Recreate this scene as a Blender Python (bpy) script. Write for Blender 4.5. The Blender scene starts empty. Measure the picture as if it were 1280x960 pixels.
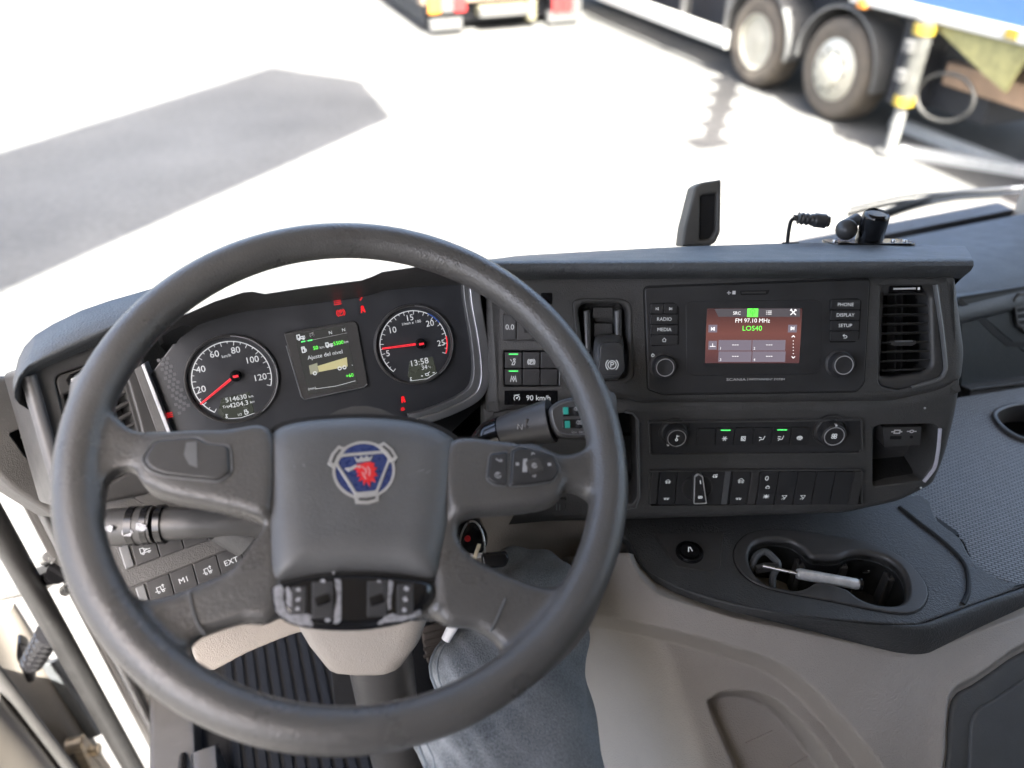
import bpy, bmesh, math, random
import numpy as np
from mathutils import Vector, Matrix
from mathutils.geometry import tessellate_polygon
random.seed(11); rng = np.random.default_rng(11)
D = math.radians
sc = bpy.context.scene
COL = sc.collection

# ---------------------------------------------------------------- camera
# world: X = right of the view heading, Y = heading, Z up, yard at z = 0, driver's eye at 2.6 m
EYE = Vector((0, 0, 2.6)); FPX = 960.0; PITCH = D(36)
cd = bpy.data.cameras.new('camera'); cam = bpy.data.objects.new('camera', cd); COL.objects.link(cam)
cam.location = EYE; cam.rotation_euler = (D(90) - PITCH, 0, 0)
cd.sensor_width = 36; cd.lens = 36 * FPX / 1280; cd.clip_start = .02; cd.clip_end = 800
cd.dof.use_dof = True; cd.dof.focus_distance = .88; cd.dof.aperture_fstop = 2.9
sc.camera = cam

# ---------------------------------------------------------------- sky, sun, exposure
SUN_EL = D(56); SUN_DIR = Vector((.242, -.968, 0)).normalized()          # horizontal direction towards the sun
w = bpy.data.worlds.new('World'); sc.world = w; w.use_nodes = True
nt = w.node_tree; bg = nt.nodes['Background']
sky = nt.nodes.new('ShaderNodeTexSky'); sky.sky_type = 'NISHITA'; sky.sun_disc = False
sky.air_density = .8; sky.dust_density = 7; sky.ozone_density = .3; sky.sun_elevation = SUN_EL; sky.sun_rotation = math.atan2(SUN_DIR.x, SUN_DIR.y)
nt.links.new(sky.outputs[0], bg.inputs[0]); bg.inputs[1].default_value = .115
sl = bpy.data.lights.new('sun', 'SUN'); sl.energy = 4.2; sl.angle = D(.5); sl.color = (1, .955, .88)
so = bpy.data.objects.new('sun', sl); COL.objects.link(so)
sd = Vector((SUN_DIR.x * math.cos(SUN_EL), SUN_DIR.y * math.cos(SUN_EL), math.sin(SUN_EL)))
so.rotation_euler = sd.to_track_quat('Z', 'Y').to_euler(); so.location = sd * 30
vs = sc.view_settings; vs.view_transform = 'Standard'; vs.look = 'None'; vs.gamma = 1; vs.use_curve_mapping = False
vs.exposure = 3.72
cy = sc.cycles
cy.use_denoising = True; cy.max_bounces = 10; cy.diffuse_bounces = 6; cy.glossy_bounces = 4; cy.transparent_max_bounces = 12
cy.sample_clamp_indirect = 8; cy.caustics_reflective = False; cy.caustics_refractive = False
# ---------------------------------------------------------------- measuring planes
_F = Vector((0, math.cos(PITCH), -math.sin(PITCH))); _U = Vector((0, math.sin(PITCH), math.cos(PITCH))); _R = Vector((1, 0, 0))
def ray(x, y): return _R * ((x - 640) / FPX) + _U * ((480 - y) / FPX) + _F
def at(x, y, d): return EYE + ray(x, y) * d
def flat(x, y, z):
    r = ray(x, y); return EYE + r * ((z - EYE.z) / r.z)

class Plane:
    """a real panel of the cab: origin, right / up / out axes (yaw and tilt in degrees)"""
    def __init__(s, O, yaw, el):
        a, e = D(yaw), D(el)
        s.O = Vector(O); s.U = Vector((math.cos(a), math.sin(a), 0))
        h = Vector((math.sin(a), -math.cos(a), 0))
        s.N = h * math.cos(e) + Vector((0, 0, math.sin(e))); s.V = s.N.cross(s.U)
    def w(s, u, v, n=0): return s.O + s.U * u + s.V * v + s.N * n
    def pt(s, x, y, n=0):
        O = s.O + s.N * n; r = ray(x, y); return EYE + r * ((O - EYE).dot(s.N) / r.dot(s.N))
    def uv(s, x, y, n=0):
        q = s.pt(x, y, n) - s.O; return (q.dot(s.U), q.dot(s.V))
    def P(s, pts, n=0): return [s.uv(x, y, n) for x, y in pts]
    def local(s, p):
        q = Vector(p) - s.O; return (q.dot(s.U), q.dot(s.V), q.dot(s.N))
    def M(s):
        return Matrix(((s.U.x, s.V.x, s.N.x, s.O.x), (s.U.y, s.V.y, s.N.y, s.O.y), (s.U.z, s.V.z, s.N.z, s.O.z), (0, 0, 0, 1)))
    def box(s, x0, y0, x1, y1, n=0):
        """rectangle (u0, v0, u1, v1) from two opposite measured corners"""
        p = [s.uv(x0, y0, n), s.uv(x1, y0, n), s.uv(x1, y1, n), s.uv(x0, y1, n)]
        return ((p[0][0] + p[3][0]) / 2, (p[2][1] + p[3][1]) / 2, (p[1][0] + p[2][0]) / 2, (p[0][1] + p[1][1]) / 2)

class World(Plane):
    def __init__(s): s.O = Vector((0, 0, 0)); s.U = Vector((1, 0, 0)); s.V = Vector((0, 1, 0)); s.N = Vector((0, 0, 1))
WORLD = World()
class Vehicle(Plane):                                                     # the truck's own axes: right, forward, up
    def __init__(s): s.O = Vector((0, 0, 0)); s.U = Vector((math.cos(D(21)), math.sin(D(21)), 0)); s.V = Vector((-math.sin(D(21)), math.cos(D(21)), 0)); s.N = Vector((0, 0, 1))
VEH = Vehicle()

# ---------------------------------------------------------------- mesh helpers: every shape is (verts, faces)
def join(*gs):
    V, F = [], []
    for g in gs:
        if g is None: continue
        if isinstance(g, list): g = join(*g)
        b = len(V); V += list(g[0]); F += [tuple(i + b for i in f) for f in g[1]]
    return V, F
def move(g, d): return [(x + d[0], y + d[1], z + d[2]) for x, y, z in g[0]], g[1]
def xform(g, m): return [tuple(m @ Vector(v)) for v in g[0]], g[1]
def area(p): return sum(p[i - 1][0] * p[i][1] - p[i][0] * p[i - 1][1] for i in range(len(p))) / 2
def ccw(p): return list(p) if area(p) > 0 else list(p)[::-1]
def offset(p, d):
    """shrink (d > 0) a counter-clockwise outline"""
    n = len(p); out = []
    for i in range(n):
        a, b, c = Vector(p[i - 1][:2]), Vector(p[i][:2]), Vector(p[(i + 1) % n][:2])
        e1, e2 = (b - a), (c - b)
        if e1.length < 1e-9 or e2.length < 1e-9: out.append((b.x, b.y)); continue
        e1.normalize(); e2.normalize()
        n1, n2 = Vector((-e1.y, e1.x)), Vector((-e2.y, e2.x)); m = n1 + n2
        k = max(m.dot(m) / 2, .35); m = m / k
        out.append((b.x + m.x * d, b.y + m.y * d))
    return out
def rp(p, r, seg=5):
    """round the corners of an outline"""
    p = ccw(p); n = len(p); out = []
    for i in range(n):
        a, b, c = Vector(p[i - 1]), Vector(p[i]), Vector(p[(i + 1) % n])
        ri = r[i] if isinstance(r, (list, tuple)) else r
        e1, e2 = a - b, c - b; k = min(ri, e1.length * .48, e2.length * .48)
        s, e = b + e1.normalized() * k, b + e2.normalized() * k
        for j in range(seg + 1):
            t = j / seg; q = s * (1 - t) ** 2 + b * 2 * t * (1 - t) + e * t * t; out.append((q.x, q.y))
    return out
def rect(b): return [(b[0], b[1]), (b[2], b[1]), (b[2], b[3]), (b[0], b[3])]
def rrect(b, r, seg=4): return rp(rect(b), r, seg)
def circle(c, r, n=32, a0=0): return [(c[0] + r * math.cos(a0 + 2 * math.pi * i / n), c[1] + r * math.sin(a0 + 2 * math.pi * i / n)) for i in range(n)]
def smoothline(p, k=6, closed=True):
    """Catmull-Rom through traced points"""
    n = len(p); out = []
    rngi = range(n if closed else n - 1)
    for i in rngi:
        if closed: q = [Vector(p[(i + j - 1) % n]) for j in range(4)]
        else: q = [Vector(p[min(max(i + j - 1, 0), n - 1)]) for j in range(4)]
        for j in range(k):
            t = j / k
            out.append(tuple(.5 * ((2 * q[1]) + (q[2] - q[0]) * t + (2 * q[0] - 5 * q[1] + 4 * q[2] - q[3]) * t * t + (3 * q[1] - q[0] - 3 * q[2] + q[3]) * t ** 3)))
    if not closed: out.append(tuple(p[-1]))
    return out
def rings(R, cap0=True, cap1=True, closed=True):
    """skin a list of equal-length 3D rings"""
    n = len(R[0]); V = [tuple(v) for r in R for v in r]; F = []
    for k in range(len(R) - 1):
        for i in range(n if closed else n - 1):
            j = (i + 1) % n; F.append((k * n + i, k * n + j, (k + 1) * n + j, (k + 1) * n + i))
    if cap0: F.append(tuple(range(n))[::-1])
    if cap1: F.append(tuple((len(R) - 1) * n + i for i in range(n)))
    return V, F
def prism(p, n0, n1, ch=.0008, seg=2, back=True):
    """a plate: outline p between n0 and n1 with its front edge rounded by ch"""
    p = ccw(p); R = [[(x, y, n0) for x, y in p], [(x, y, n1 - ch) for x, y in p]]
    for k in range(1, seg + 1):
        a = math.pi / 2 * k / seg; q = offset(p, ch * (1 - math.cos(a)))
        R.append([(x, y, n1 - ch + ch * math.sin(a)) for x, y in q])
    return rings(R, back, True)
def bxn(b, n0, n1, r=.002, ch=.0008, seg=3): return prism(rrect(b, r, seg), n0, n1, ch)
def box3(x0, y0, z0, x1, y1, z1, ch=.002):
    return prism([(x0, y0), (x1, y0), (x1, y1), (x0, y1)], z0, z1, min(ch, abs(z1 - z0) / 3), 2)
def panel(outer, holes, n0, n1, cho=.002, chh=.002, seg=3, hole_n0=None):
    """a plate with openings: rounded outer edge, rounded hole edges, walls going back to n0"""
    outer = ccw(outer); V, F = [], []
    R = [[(x, y, n0) for x, y in outer]]
    for k in range(seg + 1):
        a = math.pi / 2 * k / seg; q = offset(outer, cho * (1 - math.cos(a)))
        R.append([(x, y, n1 - cho + cho * math.sin(a)) for x, y in q])
    g = rings(R, False, False); V, F = list(g[0]), list(g[1]); loops = [[v for v in R[-1]]]
    for h in holes:
        h = ccw(h); R = [[(x, y, n0 if hole_n0 is None else hole_n0) for x, y in h]]
        for k in range(seg + 1):
            a = math.pi / 2 * k / seg; q = offset(h, -chh * (1 - math.cos(a)))
            R.append([(x, y, n1 - chh + chh * math.sin(a)) for x, y in q])
        g = rings(R, False, False); b = len(V); V += g[0]; F += [tuple(i + b for i in f[::-1]) for f in g[1]]
        loops.append(R[-1])
    tri = tessellate_polygon([[Vector((v[0], v[1], 0)) for v in L] for L in loops])
    b = len(V); allv = [v for L in loops for v in L]; V += allv
    for t in tri:
        a, c, d = (Vector(allv[i][:2]) for i in t)
        s = (c - a).cross(d - a); F.append(tuple(i + b for i in (t if s > 0 else t[::-1])))
    return V, F
def tube(path, r, seg=10, caps=True, closed=False):
    path = [Vector(p) for p in path]; n = len(path); R = []; up = None
    for i, p in enumerate(path):
        if closed: t = path[(i + 1) % n] - path[i - 1]
        else: t = path[min(i + 1, n - 1)] - path[max(i - 1, 0)]
        t.normalize()
        if up is None: up = t.orthogonal().normalized()
        up = (up - t * up.dot(t)).normalized(); s = t.cross(up); rr = r(i / max(n - 1, 1)) if callable(r) else r
        R.append([tuple(p + (up * math.cos(a) + s * math.sin(a)) * rr) for a in (2 * math.pi * k / seg for k in range(seg))])
    if closed: R.append(R[0])
    return rings(R, caps and not closed, caps and not closed)
def lathe(prof, seg=32, c=(0, 0), cap=True):
    R = [[(c[0] + r * math.cos(a), c[1] + r * math.sin(a), n) for a in (2 * math.pi * k / seg for k in range(seg))] for r, n in prof]
    return rings(R, cap, cap)
def ringp(c, r0, r1, n0, n1, seg=40):
    return lathe([(r0, n0), (r0, n1), (r1, n1), (r1, n0)], seg, c, False)
def arcband(c, r0, r1, a0, a1, n, seg=40, th=.0003):
    """flat band between two radii, angles in degrees"""
    o, i = [], []
    for k in range(seg + 1):
        a = D(a0 + (a1 - a0) * k / seg); o.append((c[0] + r1 * math.cos(a), c[1] + r1 * math.sin(a))); i.append((c[0] + r0 * math.cos(a), c[1] + r0 * math.sin(a)))
    V = [(x, y, n + th) for x, y in o] + [(x, y, n + th) for x, y in i]; m = seg + 1
    return V, [(k, k + 1, m + k + 1, m + k) if a1 < a0 else (k + 1, k, m + k, m + k + 1) for k in range(seg)]
def strip(lines, wd, n):
    """printed strokes, flat on the surface at height n"""
    V, F = [], []
    for L in lines:
        for a, b in zip(L[:-1], L[1:]):
            a, b = Vector(a), Vector(b); t = b - a
            if t.length < 1e-7: continue
            t.normalize(); s = Vector((-t.y, t.x)) * wd / 2; e = t * wd * .35
            k = len(V); V += [tuple(q) + (n,) for q in (a - e - s, b + e - s, b + e + s, a - e + s)]; F.append((k, k + 1, k + 2, k + 3))
    return V, F
_tc = {}
def text(s, size, c, n, align='CENTER', rot=0, th=.00015, sx=1):
    key = (s, align)
    if key not in _tc:
        cu = bpy.data.curves.new('t', 'FONT'); cu.body = s; cu.align_x = align; cu.align_y = 'CENTER'; cu.size = 1; cu.resolution_u = 3
        o = bpy.data.objects.new('t', cu); COL.objects.link(o)
        me = bpy.data.meshes.new_from_object(o.evaluated_get(bpy.context.evaluated_depsgraph_get()))
        _tc[key] = ([tuple(v.co) for v in me.vertices], [tuple(p.vertices) for p in me.polygons])
        bpy.data.objects.remove(o); bpy.data.curves.remove(cu); bpy.data.meshes.remove(me)
    V, F = _tc[key]; ca, sa = math.cos(rot), math.sin(rot)
    return [(c[0] + (x * sx * ca - y * sa) * size, c[1] + (x * sx * sa + y * ca) * size, n + th) for x, y, z in V], F

# ---------------------------------------------------------------- objects
def obj(name, g, m, parent=None, smooth=38, label=None, kind=None, flip=False):
    if isinstance(g, list): g = join(*g)
    me = bpy.data.meshes.new(name); me.from_pydata(g[0], [], g[1]); me.validate()
    if smooth is not None:
        bm = bmesh.new(); bm.from_mesh(me); bmesh.ops.remove_doubles(bm, verts=bm.verts, dist=1e-6)
        bmesh.ops.recalc_face_normals(bm, faces=bm.faces) if flip is None else None
        bm.to_mesh(me); bm.free()
        me.shade_smooth(); me.set_sharp_from_angle(angle=D(smooth))
    me.materials.append(m)
    o = bpy.data.objects.new(name, me); COL.objects.link(o)
    if smooth is not None and smooth < 100: wn = o.modifiers.new('even_normals', 'WEIGHTED_NORMAL'); wn.keep_sharp = True; wn.weight = 80
    if parent is not None: o.parent = parent
    if label: o['label'] = label
    if kind: o['kind'] = kind
    return o
def thing(name, label, cat, plane=WORLD, group=None):
    o = bpy.data.objects.new(name, None); COL.objects.link(o); o.empty_display_size = .02
    o.matrix_world = plane.M(); o['label'] = label; o['category'] = cat
    if group: o['group'] = group
    return o
def single(name, g, m, label, cat, plane=WORLD, **k):
    o = obj(name, g, m, None, **k); o.matrix_world = plane.M(); o['label'] = label; o['category'] = cat
    return o
def struct(name, g, m, plane=WORLD, **k):
    o = obj(name, g, m, None, kind='structure', **k); o.matrix_world = plane.M(); return o

# ---------------------------------------------------------------- materials
def mat(name, col, rough=.5, metal=0., grain=0., gs=700., var=.1, vs_=30., emit=None, es=0., spec=.5, coat=0., rvar=.08, dust=0., scuff=0.):
    m = bpy.data.materials.new(name); m.use_nodes = True; nt = m.node_tree; N = nt.nodes; L = nt.links
    b = N['Principled BSDF']; b.inputs['Roughness'].default_value = rough; b.inputs['Metallic'].default_value = metal
    b.inputs['Specular IOR Level'].default_value = spec; b.inputs['Coat Weight'].default_value = coat
    c4 = tuple(col) + (1,); b.inputs['Base Color'].default_value = c4
    tc = N.new('ShaderNodeTexCoord')
    if var > 0:
        nz = N.new('ShaderNodeTexNoise'); nz.inputs['Scale'].default_value = vs_; nz.inputs['Detail'].default_value = 5; nz.inputs['Roughness'].default_value = .62
        L.new(tc.outputs['Object'], nz.inputs['Vector'])
        mr = N.new('ShaderNodeMapRange'); mr.inputs[1].default_value = .3; mr.inputs[2].default_value = .7
        mr.inputs[3].default_value = 1 - var; mr.inputs[4].default_value = 1 + var; L.new(nz.outputs['Fac'], mr.inputs[0])
        mx = N.new('ShaderNodeMix'); mx.data_type = 'RGBA'; mx.blend_type = 'MULTIPLY'; mx.inputs[0].default_value = 1
        mx.inputs[6].default_value = c4; L.new(mr.outputs[0], mx.inputs[7]); out = mx.outputs[2]
        if dust > 0:                                                      # pale specks and settled dust
            n2 = N.new('ShaderNodeTexNoise'); n2.inputs['Scale'].default_value = 420; n2.inputs['Detail'].default_value = 3; L.new(tc.outputs['Object'], n2.inputs['Vector'])
            r2 = N.new('ShaderNodeMapRange'); r2.inputs[1].default_value = .62; r2.inputs[2].default_value = .8; r2.inputs[3].default_value = 0; r2.inputs[4].default_value = dust; L.new(n2.outputs['Fac'], r2.inputs[0])
            m2 = N.new('ShaderNodeMix'); m2.data_type = 'RGBA'; L.new(r2.outputs[0], m2.inputs[0]); L.new(out, m2.inputs[6]); m2.inputs[7].default_value = (.35, .34, .32, 1); out = m2.outputs[2]
        if scuff > 0:                                                     # fine rubbed streaks
            mp = N.new('ShaderNodeMapping'); mp.inputs['Scale'].default_value = (26, 260, 140); mp.inputs['Rotation'].default_value = (.4, .7, .5); L.new(tc.outputs['Object'], mp.inputs[0])
            n4 = N.new('ShaderNodeTexNoise'); n4.inputs['Scale'].default_value = 1; n4.inputs['Detail'].default_value = 4; L.new(mp.outputs[0], n4.inputs['Vector'])
            r4 = N.new('ShaderNodeMapRange'); r4.inputs[1].default_value = .60; r4.inputs[2].default_value = .78; r4.inputs[3].default_value = 0; r4.inputs[4].default_value = scuff; L.new(n4.outputs['Fac'], r4.inputs[0])
            m4 = N.new('ShaderNodeMix'); m4.data_type = 'RGBA'; L.new(r4.outputs[0], m4.inputs[0]); L.new(out, m4.inputs[6]); m4.inputs[7].default_value = (.42, .41, .39, 1); out = m4.outputs[2]
        L.new(out, b.inputs['Base Color'])
        m3 = N.new('ShaderNodeMapRange'); m3.inputs[1].default_value = .3; m3.inputs[2].default_value = .7; m3.inputs[3].default_value = rough - rvar; m3.inputs[4].default_value = rough + rvar
        L.new(nz.outputs['Fac'], m3.inputs[0]); L.new(m3.outputs[0], b.inputs['Roughness'])
    if grain > 0:
        v = N.new('ShaderNodeTexVoronoi'); v.inputs['Scale'].default_value = gs; L.new(tc.outputs['Object'], v.inputs['Vector'])
        n3 = N.new('ShaderNodeTexNoise'); n3.inputs['Scale'].default_value = gs * .45; n3.inputs['Detail'].default_value = 2; L.new(tc.outputs['Object'], n3.inputs['Vector'])
        ad = N.new('ShaderNodeMath'); ad.operation = 'ADD'; L.new(v.outputs['Distance'], ad.inputs[0]); L.new(n3.outputs['Fac'], ad.inputs[1])
        bp = N.new('ShaderNodeBump'); bp.inputs['Strength'].default_value = grain; bp.inputs['Distance'].default_value = .0006
        L.new(ad.outputs[0], bp.inputs['Height']); L.new(bp.outputs[0], b.inputs['Normal'])
    if emit: b.inputs['Emission Color'].default_value = tuple(emit) + (1,); b.inputs['Emission Strength'].default_value = es
    return m
M = dict(
    dash=mat('dash_plastic', (.068, .067, .065), .52, grain=.5, gs=800, dust=.10, scuff=.05),
    pad=mat('soft_pad', (.082, .088, .093), .50, grain=.9, gs=480, dust=.22),  # base made paler and bluer, standing in for grazing sky light on the pads
    smooth=mat('satin_plastic', (.055, .054, .053), .38, grain=.15, gs=1200, dust=.06, scuff=.04),
    traypad=mat('tray_pad', (.052, .054, .055), .5, grain=.9, gs=480, dust=.10, scuff=.04),
    railblack=mat('rail_black', (.016, .016, .016), .38, grain=.2, scuff=.03),
    button=mat('button_plastic', (.034, .034, .035), .45, grain=.15, gs=1500),
    gap=mat('dark_gap', (.006, .006, .006), .7, var=0),
    gloss=mat('gloss_black', (.008, .008, .009), .16, var=.1, rvar=.04),
    cluster=mat('cluster_face', (.030, .032, .037), .42, grain=.1, gs=1500),
    bezel=mat('radio_face', (.042, .042, .043), .40, grain=.1, gs=1500),
    rubber=mat('wheel_leatherette', (.078, .076, .073), .31, grain=.5, gs=620, var=.10, vs_=14, rvar=.10, dust=.05, scuff=.04, spec=.6),
    wpad=mat('wheel_pad', (.096, .097, .097), .38, grain=.4, gs=900, var=.10, vs_=18, dust=.08, scuff=.03),
    beige=mat('beige_plastic', (.325, .292, .258), .6, grain=.7, gs=700, var=.07, vs_=14, scuff=.08),
    taupe=mat('taupe_plastic', (.385, .358, .325), .58, grain=.7, gs=620, var=.07, vs_=9, dust=.06, scuff=.10),
    silver=mat('silver_trim', (.42, .43, .45), .36, metal=.85, var=.08),
    greytrim=mat('grey_trim', (.17, .175, .18), .4, metal=.4, var=.08),
    chrome=mat('chrome', (.75, .75, .76), .16, metal=1, var=.08, rvar=.05),
    steel=mat('brushed_steel', (.55, .55, .54), .3, metal=1, var=.12, vs_=160),
    white=mat('white_print', (.75, .75, .75), .6, var=0),
    lit=mat('lit_print', (.42, .43, .43), .6, var=0, emit=(.9, .95, 1), es=.03),
    dimp=mat('grey_print', (.36, .36, .36), .6, var=0),
    worn=mat('worn_print', (.33, .33, .34), .7, var=.6, vs_=900),
    wornsilver=mat('bare_worn_plastic', (.22, .22, .23), .5, var=.5, vs_=200),
    red=mat('red_light', (.5, .01, .01), .5, var=0, emit=(1, .02, .03), es=.055),
    dimred=mat('red_light_dim', (.2, .01, .01), .5, var=0, emit=(1, .02, .03), es=.05),
    needle=mat('needle_red', (.6, .02, .03), .5, var=0, emit=(1, .03, .05), es=.06),
    green=mat('green_light', (.05, .5, .1), .5, var=0, emit=(.1, 1, .2), es=.09),
    teal=mat('teal_marker', (.02, .36, .28), .5, var=.1),
    blue=mat('blue_print', (.03, .10, .40), .5, var=0),
    navy=mat('emblem_blue', (.018, .035, .13), .3, var=.15, vs_=300, coat=.5),
    ered=mat('emblem_red', (.62, .02, .025), .35, var=.1, coat=.5),
    esil=mat('emblem_silver', (.46, .455, .44), .4, metal=.4, var=.1),
    denim=None, mesh=None,
)
# ================================================================ the yard
def ground_mat():
    m = bpy.data.materials.new('yard_concrete'); m.use_nodes = True; N = m.node_tree.nodes; L = m.node_tree.links; b = N['Principled BSDF']
    tc = N.new('ShaderNodeTexCoord'); n1 = N.new('ShaderNodeTexNoise'); n1.inputs['Scale'].default_value = 16; n1.inputs['Detail'].default_value = 9; n1.inputs['Roughness'].default_value = .75
    n2 = N.new('ShaderNodeTexNoise'); n2.inputs['Scale'].default_value = .5; n2.inputs['Detail'].default_value = 5
    for n in (n1, n2): L.new(tc.outputs['Object'], n.inputs['Vector'])
    a = N.new('ShaderNodeMath'); a.operation = 'ADD'; L.new(n1.outputs['Fac'], a.inputs[0]); L.new(n2.outputs['Fac'], a.inputs[1])
    r = N.new('ShaderNodeValToRGB'); r.color_ramp.elements[0].position = .38; r.color_ramp.elements[0].color = (.040, .040, .039, 1)
    r.color_ramp.elements[1].position = .62; r.color_ramp.elements[1].color = (.086, .085, .082, 1)
    h = N.new('ShaderNodeMath'); h.operation = 'MULTIPLY'; h.inputs[1].default_value = .5; L.new(a.outputs[0], h.inputs[0]); L.new(h.outputs[0], r.inputs[0])
    L.new(r.outputs[0], b.inputs['Base Color']); b.inputs['Roughness'].default_value = .9
    bp = N.new('ShaderNodeBump'); bp.inputs['Strength'].default_value = .3; bp.inputs['Distance'].default_value = .01; L.new(n1.outputs['Fac'], bp.inputs['Height']); L.new(bp.outputs[0], b.inputs['Normal'])
    return m
M['ground'] = ground_mat()
struct('yard_ground', ([(-300, -300, 0), (300, -300, 0), (300, 300, 0), (-300, 300, 0)], [(0, 1, 2, 3)]), M['ground'], smooth=None)

# ================================================================ cab shell round the driver (mostly out of frame)
M['liner'] = mat('headliner', (.60, .53, .44), .8, grain=.3, gs=500)
M['bunk'] = mat('bunk_curtain', (.085, .08, .075), .9, grain=.3, gs=300)
M['paint'] = mat('cab_paint', (.36, .33, .29), .35, metal=.3, coat=.4, var=.05)
M['floor'] = mat('cab_floor', (.012, .0125, .014), .8, grain=.4, gs=400, dust=.04, spec=.15)
def glass_mat():
    m = bpy.data.materials.new('windscreen_glass'); m.use_nodes = True; N = m.node_tree.nodes; L = m.node_tree.links
    for n in list(N):
        if n.type != 'OUTPUT_MATERIAL': N.remove(n)
    t = N.new('ShaderNodeBsdfTransparent'); t.inputs[0].default_value = (.93, .96, .95, 1)
    g = N.new('ShaderNodeBsdfGlossy'); g.inputs['Roughness'].default_value = .01
    f = N.new('ShaderNodeFresnel'); f.inputs['IOR'].default_value = 1.2
    x = N.new('ShaderNodeMixShader'); L.new(f.outputs[0], x.inputs[0]); L.new(t.outputs[0], x.inputs[1]); L.new(g.outputs[0], x.inputs[2]); L.new(x.outputs[0], N['Material Output'].inputs[0])
    return m
M['glass'] = glass_mat()
XL, XR, YB, YF, ZF, ZR = -.46, 1.88, -1.0, 1.28, 1.30, 3.35               # cab box in the truck's own axes
cab = thing('truck_cab', 'pale cab body with windscreen and floor enclosing the driver and dashboard', 'truck cab', VEH)
obj('cab_floor', [box3(XL, YB, ZF - .06, XR, .4, ZF), box3(-.33, .4, ZF - .059, XR, YF, ZF - .0005)], M['floor'], cab)
obj('roof', box3(XL - .05, YB - .05, ZR, XR + .05, YF - .1, ZR + .05), M['liner'], cab)
obj('rear_wall', box3(XL, YB - .05, ZF, XR, YB, ZR), M['bunk'], cab)
obj('side_wall', [box3(XR, YB, ZF, XR + .05, YF, 2.02), box3(XR, YB, 2.02, XR + .05, -.35, ZR), box3(XR, -.35, 2.95, XR + .05, YF, ZR), box3(XR, YF - .12, 2.02, XR + .05, YF, 2.95)], M['liner'], cab)
obj('side_wall', [box3(XL - .05, YB, ZF, XL, -.4, ZR), box3(XL - .05, -.4, 2.98, XL, YF, ZR)], M['liner'], cab)
obj('front_panel', box3(XL, YF, ZF - .3, XR, YF + .05, 1.80), M['dash'], cab)
obj('windscreen_header', box3(XL, YF - .14, 3.0, XR, YF - .06, ZR), M['liner'], cab)
def pane(x0, x1, z0, z1):
    nx, nz = 16, 8; V, F = [], []
    for j in range(nz + 1):
        for i in range(nx + 1):
            s = i / nx; t = j / nz; V.append((x0 + (x1 - x0) * s, YF + .05 - .10 * t + .05 * math.sin(math.pi * s), z0 + (z1 - z0) * t))
    for j in range(nz):
        for i in range(nx): k = j * (nx + 1) + i; F.append((k, k + 1, k + nx + 2, k + nx + 1))
    return V, F
obj('windscreen', pane(XL + .02, XR, 1.80, 3.05), M['glass'], cab)
obj('side_window', box3(XR + .015, -.35, 2.02, XR + .021, YF - .12, 2.95), M['glass'], cab)

# unseen canopy roof added above the view, outlined to cast the shadow on the concrete
CZ = 6.5; sh = Vector((-SUN_DIR.x, -SUN_DIR.y, 0)) * (CZ / math.tan(SUN_EL))
can = thing('shadow_canopy', 'unseen flat canopy on posts added above the yard to cast its shadow', 'canopy', WORLD)
outl = [flat(x, y, 0) for x, y in [(487, 148), (452, 104), (340, 87)]]; dl = (VEH.U * .77 + VEH.V * .64).normalized()
outl += [outl[2] - dl * 15, outl[0] - dl * 15]; outl = [(p.x - sh.x, p.y - sh.y) for p in outl]
M['canopy'] = mat('shadow_canopy_sheet', (.35, .36, .37), .5, var=.1)
obj('roof', prism(rp(outl, .03, 3), CZ, CZ + .18, .02), M['canopy'], can)
ax = Vector(outl[3]) * .5 + Vector(outl[4]) * .5; d2 = Vector((dl.x, dl.y))
for k in (1.0, 5.5): q = ax + d2 * k; obj('post', lathe([(.11, 0), (.11, CZ)], 16, (q.x, q.y)), M['canopy'], can)
# ================================================================ dashboard panels
C = Plane(at(945, 420, .894), 0, 27)                    # centre stack, turned to the driver
K = Plane(at(290, 473, .83), 20, 27)                    # instrument cluster
W = Plane(K.pt(195, 500), 50, 27)                       # left wing with the air vent
LO = Plane(C.pt(945, 505), 0, 12)                       # lower centre stack
Q = Plane(K.pt(205, 560), 31, 40)                       # switch panel left of the column
dash = thing('dashboard', 'charcoal truck dashboard wrapped around the driver with soft top pad', 'dashboard', WORLD)
def wl(pl, g): return xform(g, pl.M())                  # panel coordinates -> world

def loft(lines, ends=True):
    """skin polylines of equal length"""
    n = len(lines[0]); V = [tuple(p) for l in lines for p in l]; F = []
    for k in range(len(lines) - 1):
        for i in range(n - 1): F.append((k * n + i, k * n + i + 1, (k + 1) * n + i + 1, (k + 1) * n + i))
    if ends:
        m = len(lines); F.append(tuple(k * n for k in range(m))); F.append(tuple(k * n + n - 1 for k in range(m))[::-1])
    return V, F
def pl3(pl, pts, n): return [pl.pt(x, y, n) for x, y in pts]

# --- centre stack, upper panel with its openings
vent_hole = rp(C.P([(1101, 352), (1172, 351), (1184, 462), (1177, 475), (1128, 489), (1098, 483)]), .009)
brake_hole = rp(C.P([(716, 378), (724, 374), (776, 374), (787, 380), (791, 470), (784, 477), (736, 477), (726, 466)]), .006)
sw_hole = rp(C.P([(629.5, 438.5), (699, 438.5), (700, 483), (630, 483.5)]), .002)
upper = rp(C.P([(608, 338), (1199, 338), (1212, 440), (1208, 478), (1182, 492), (1118, 505), (820, 507), (799, 507), (789, 502), (768, 501), (684, 513), (606, 519)]), [.004, .004, .02, .02, .03, .02, .004, .01, .01, .01, .004, .004])
obj('centre_panel', wl(C, panel(upper, [vent_hole, brake_hole, sw_hole], -.16, 0, .016, .0022, 5)), M['dash'], dash, label='upper centre panel turned towards the driver')
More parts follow.
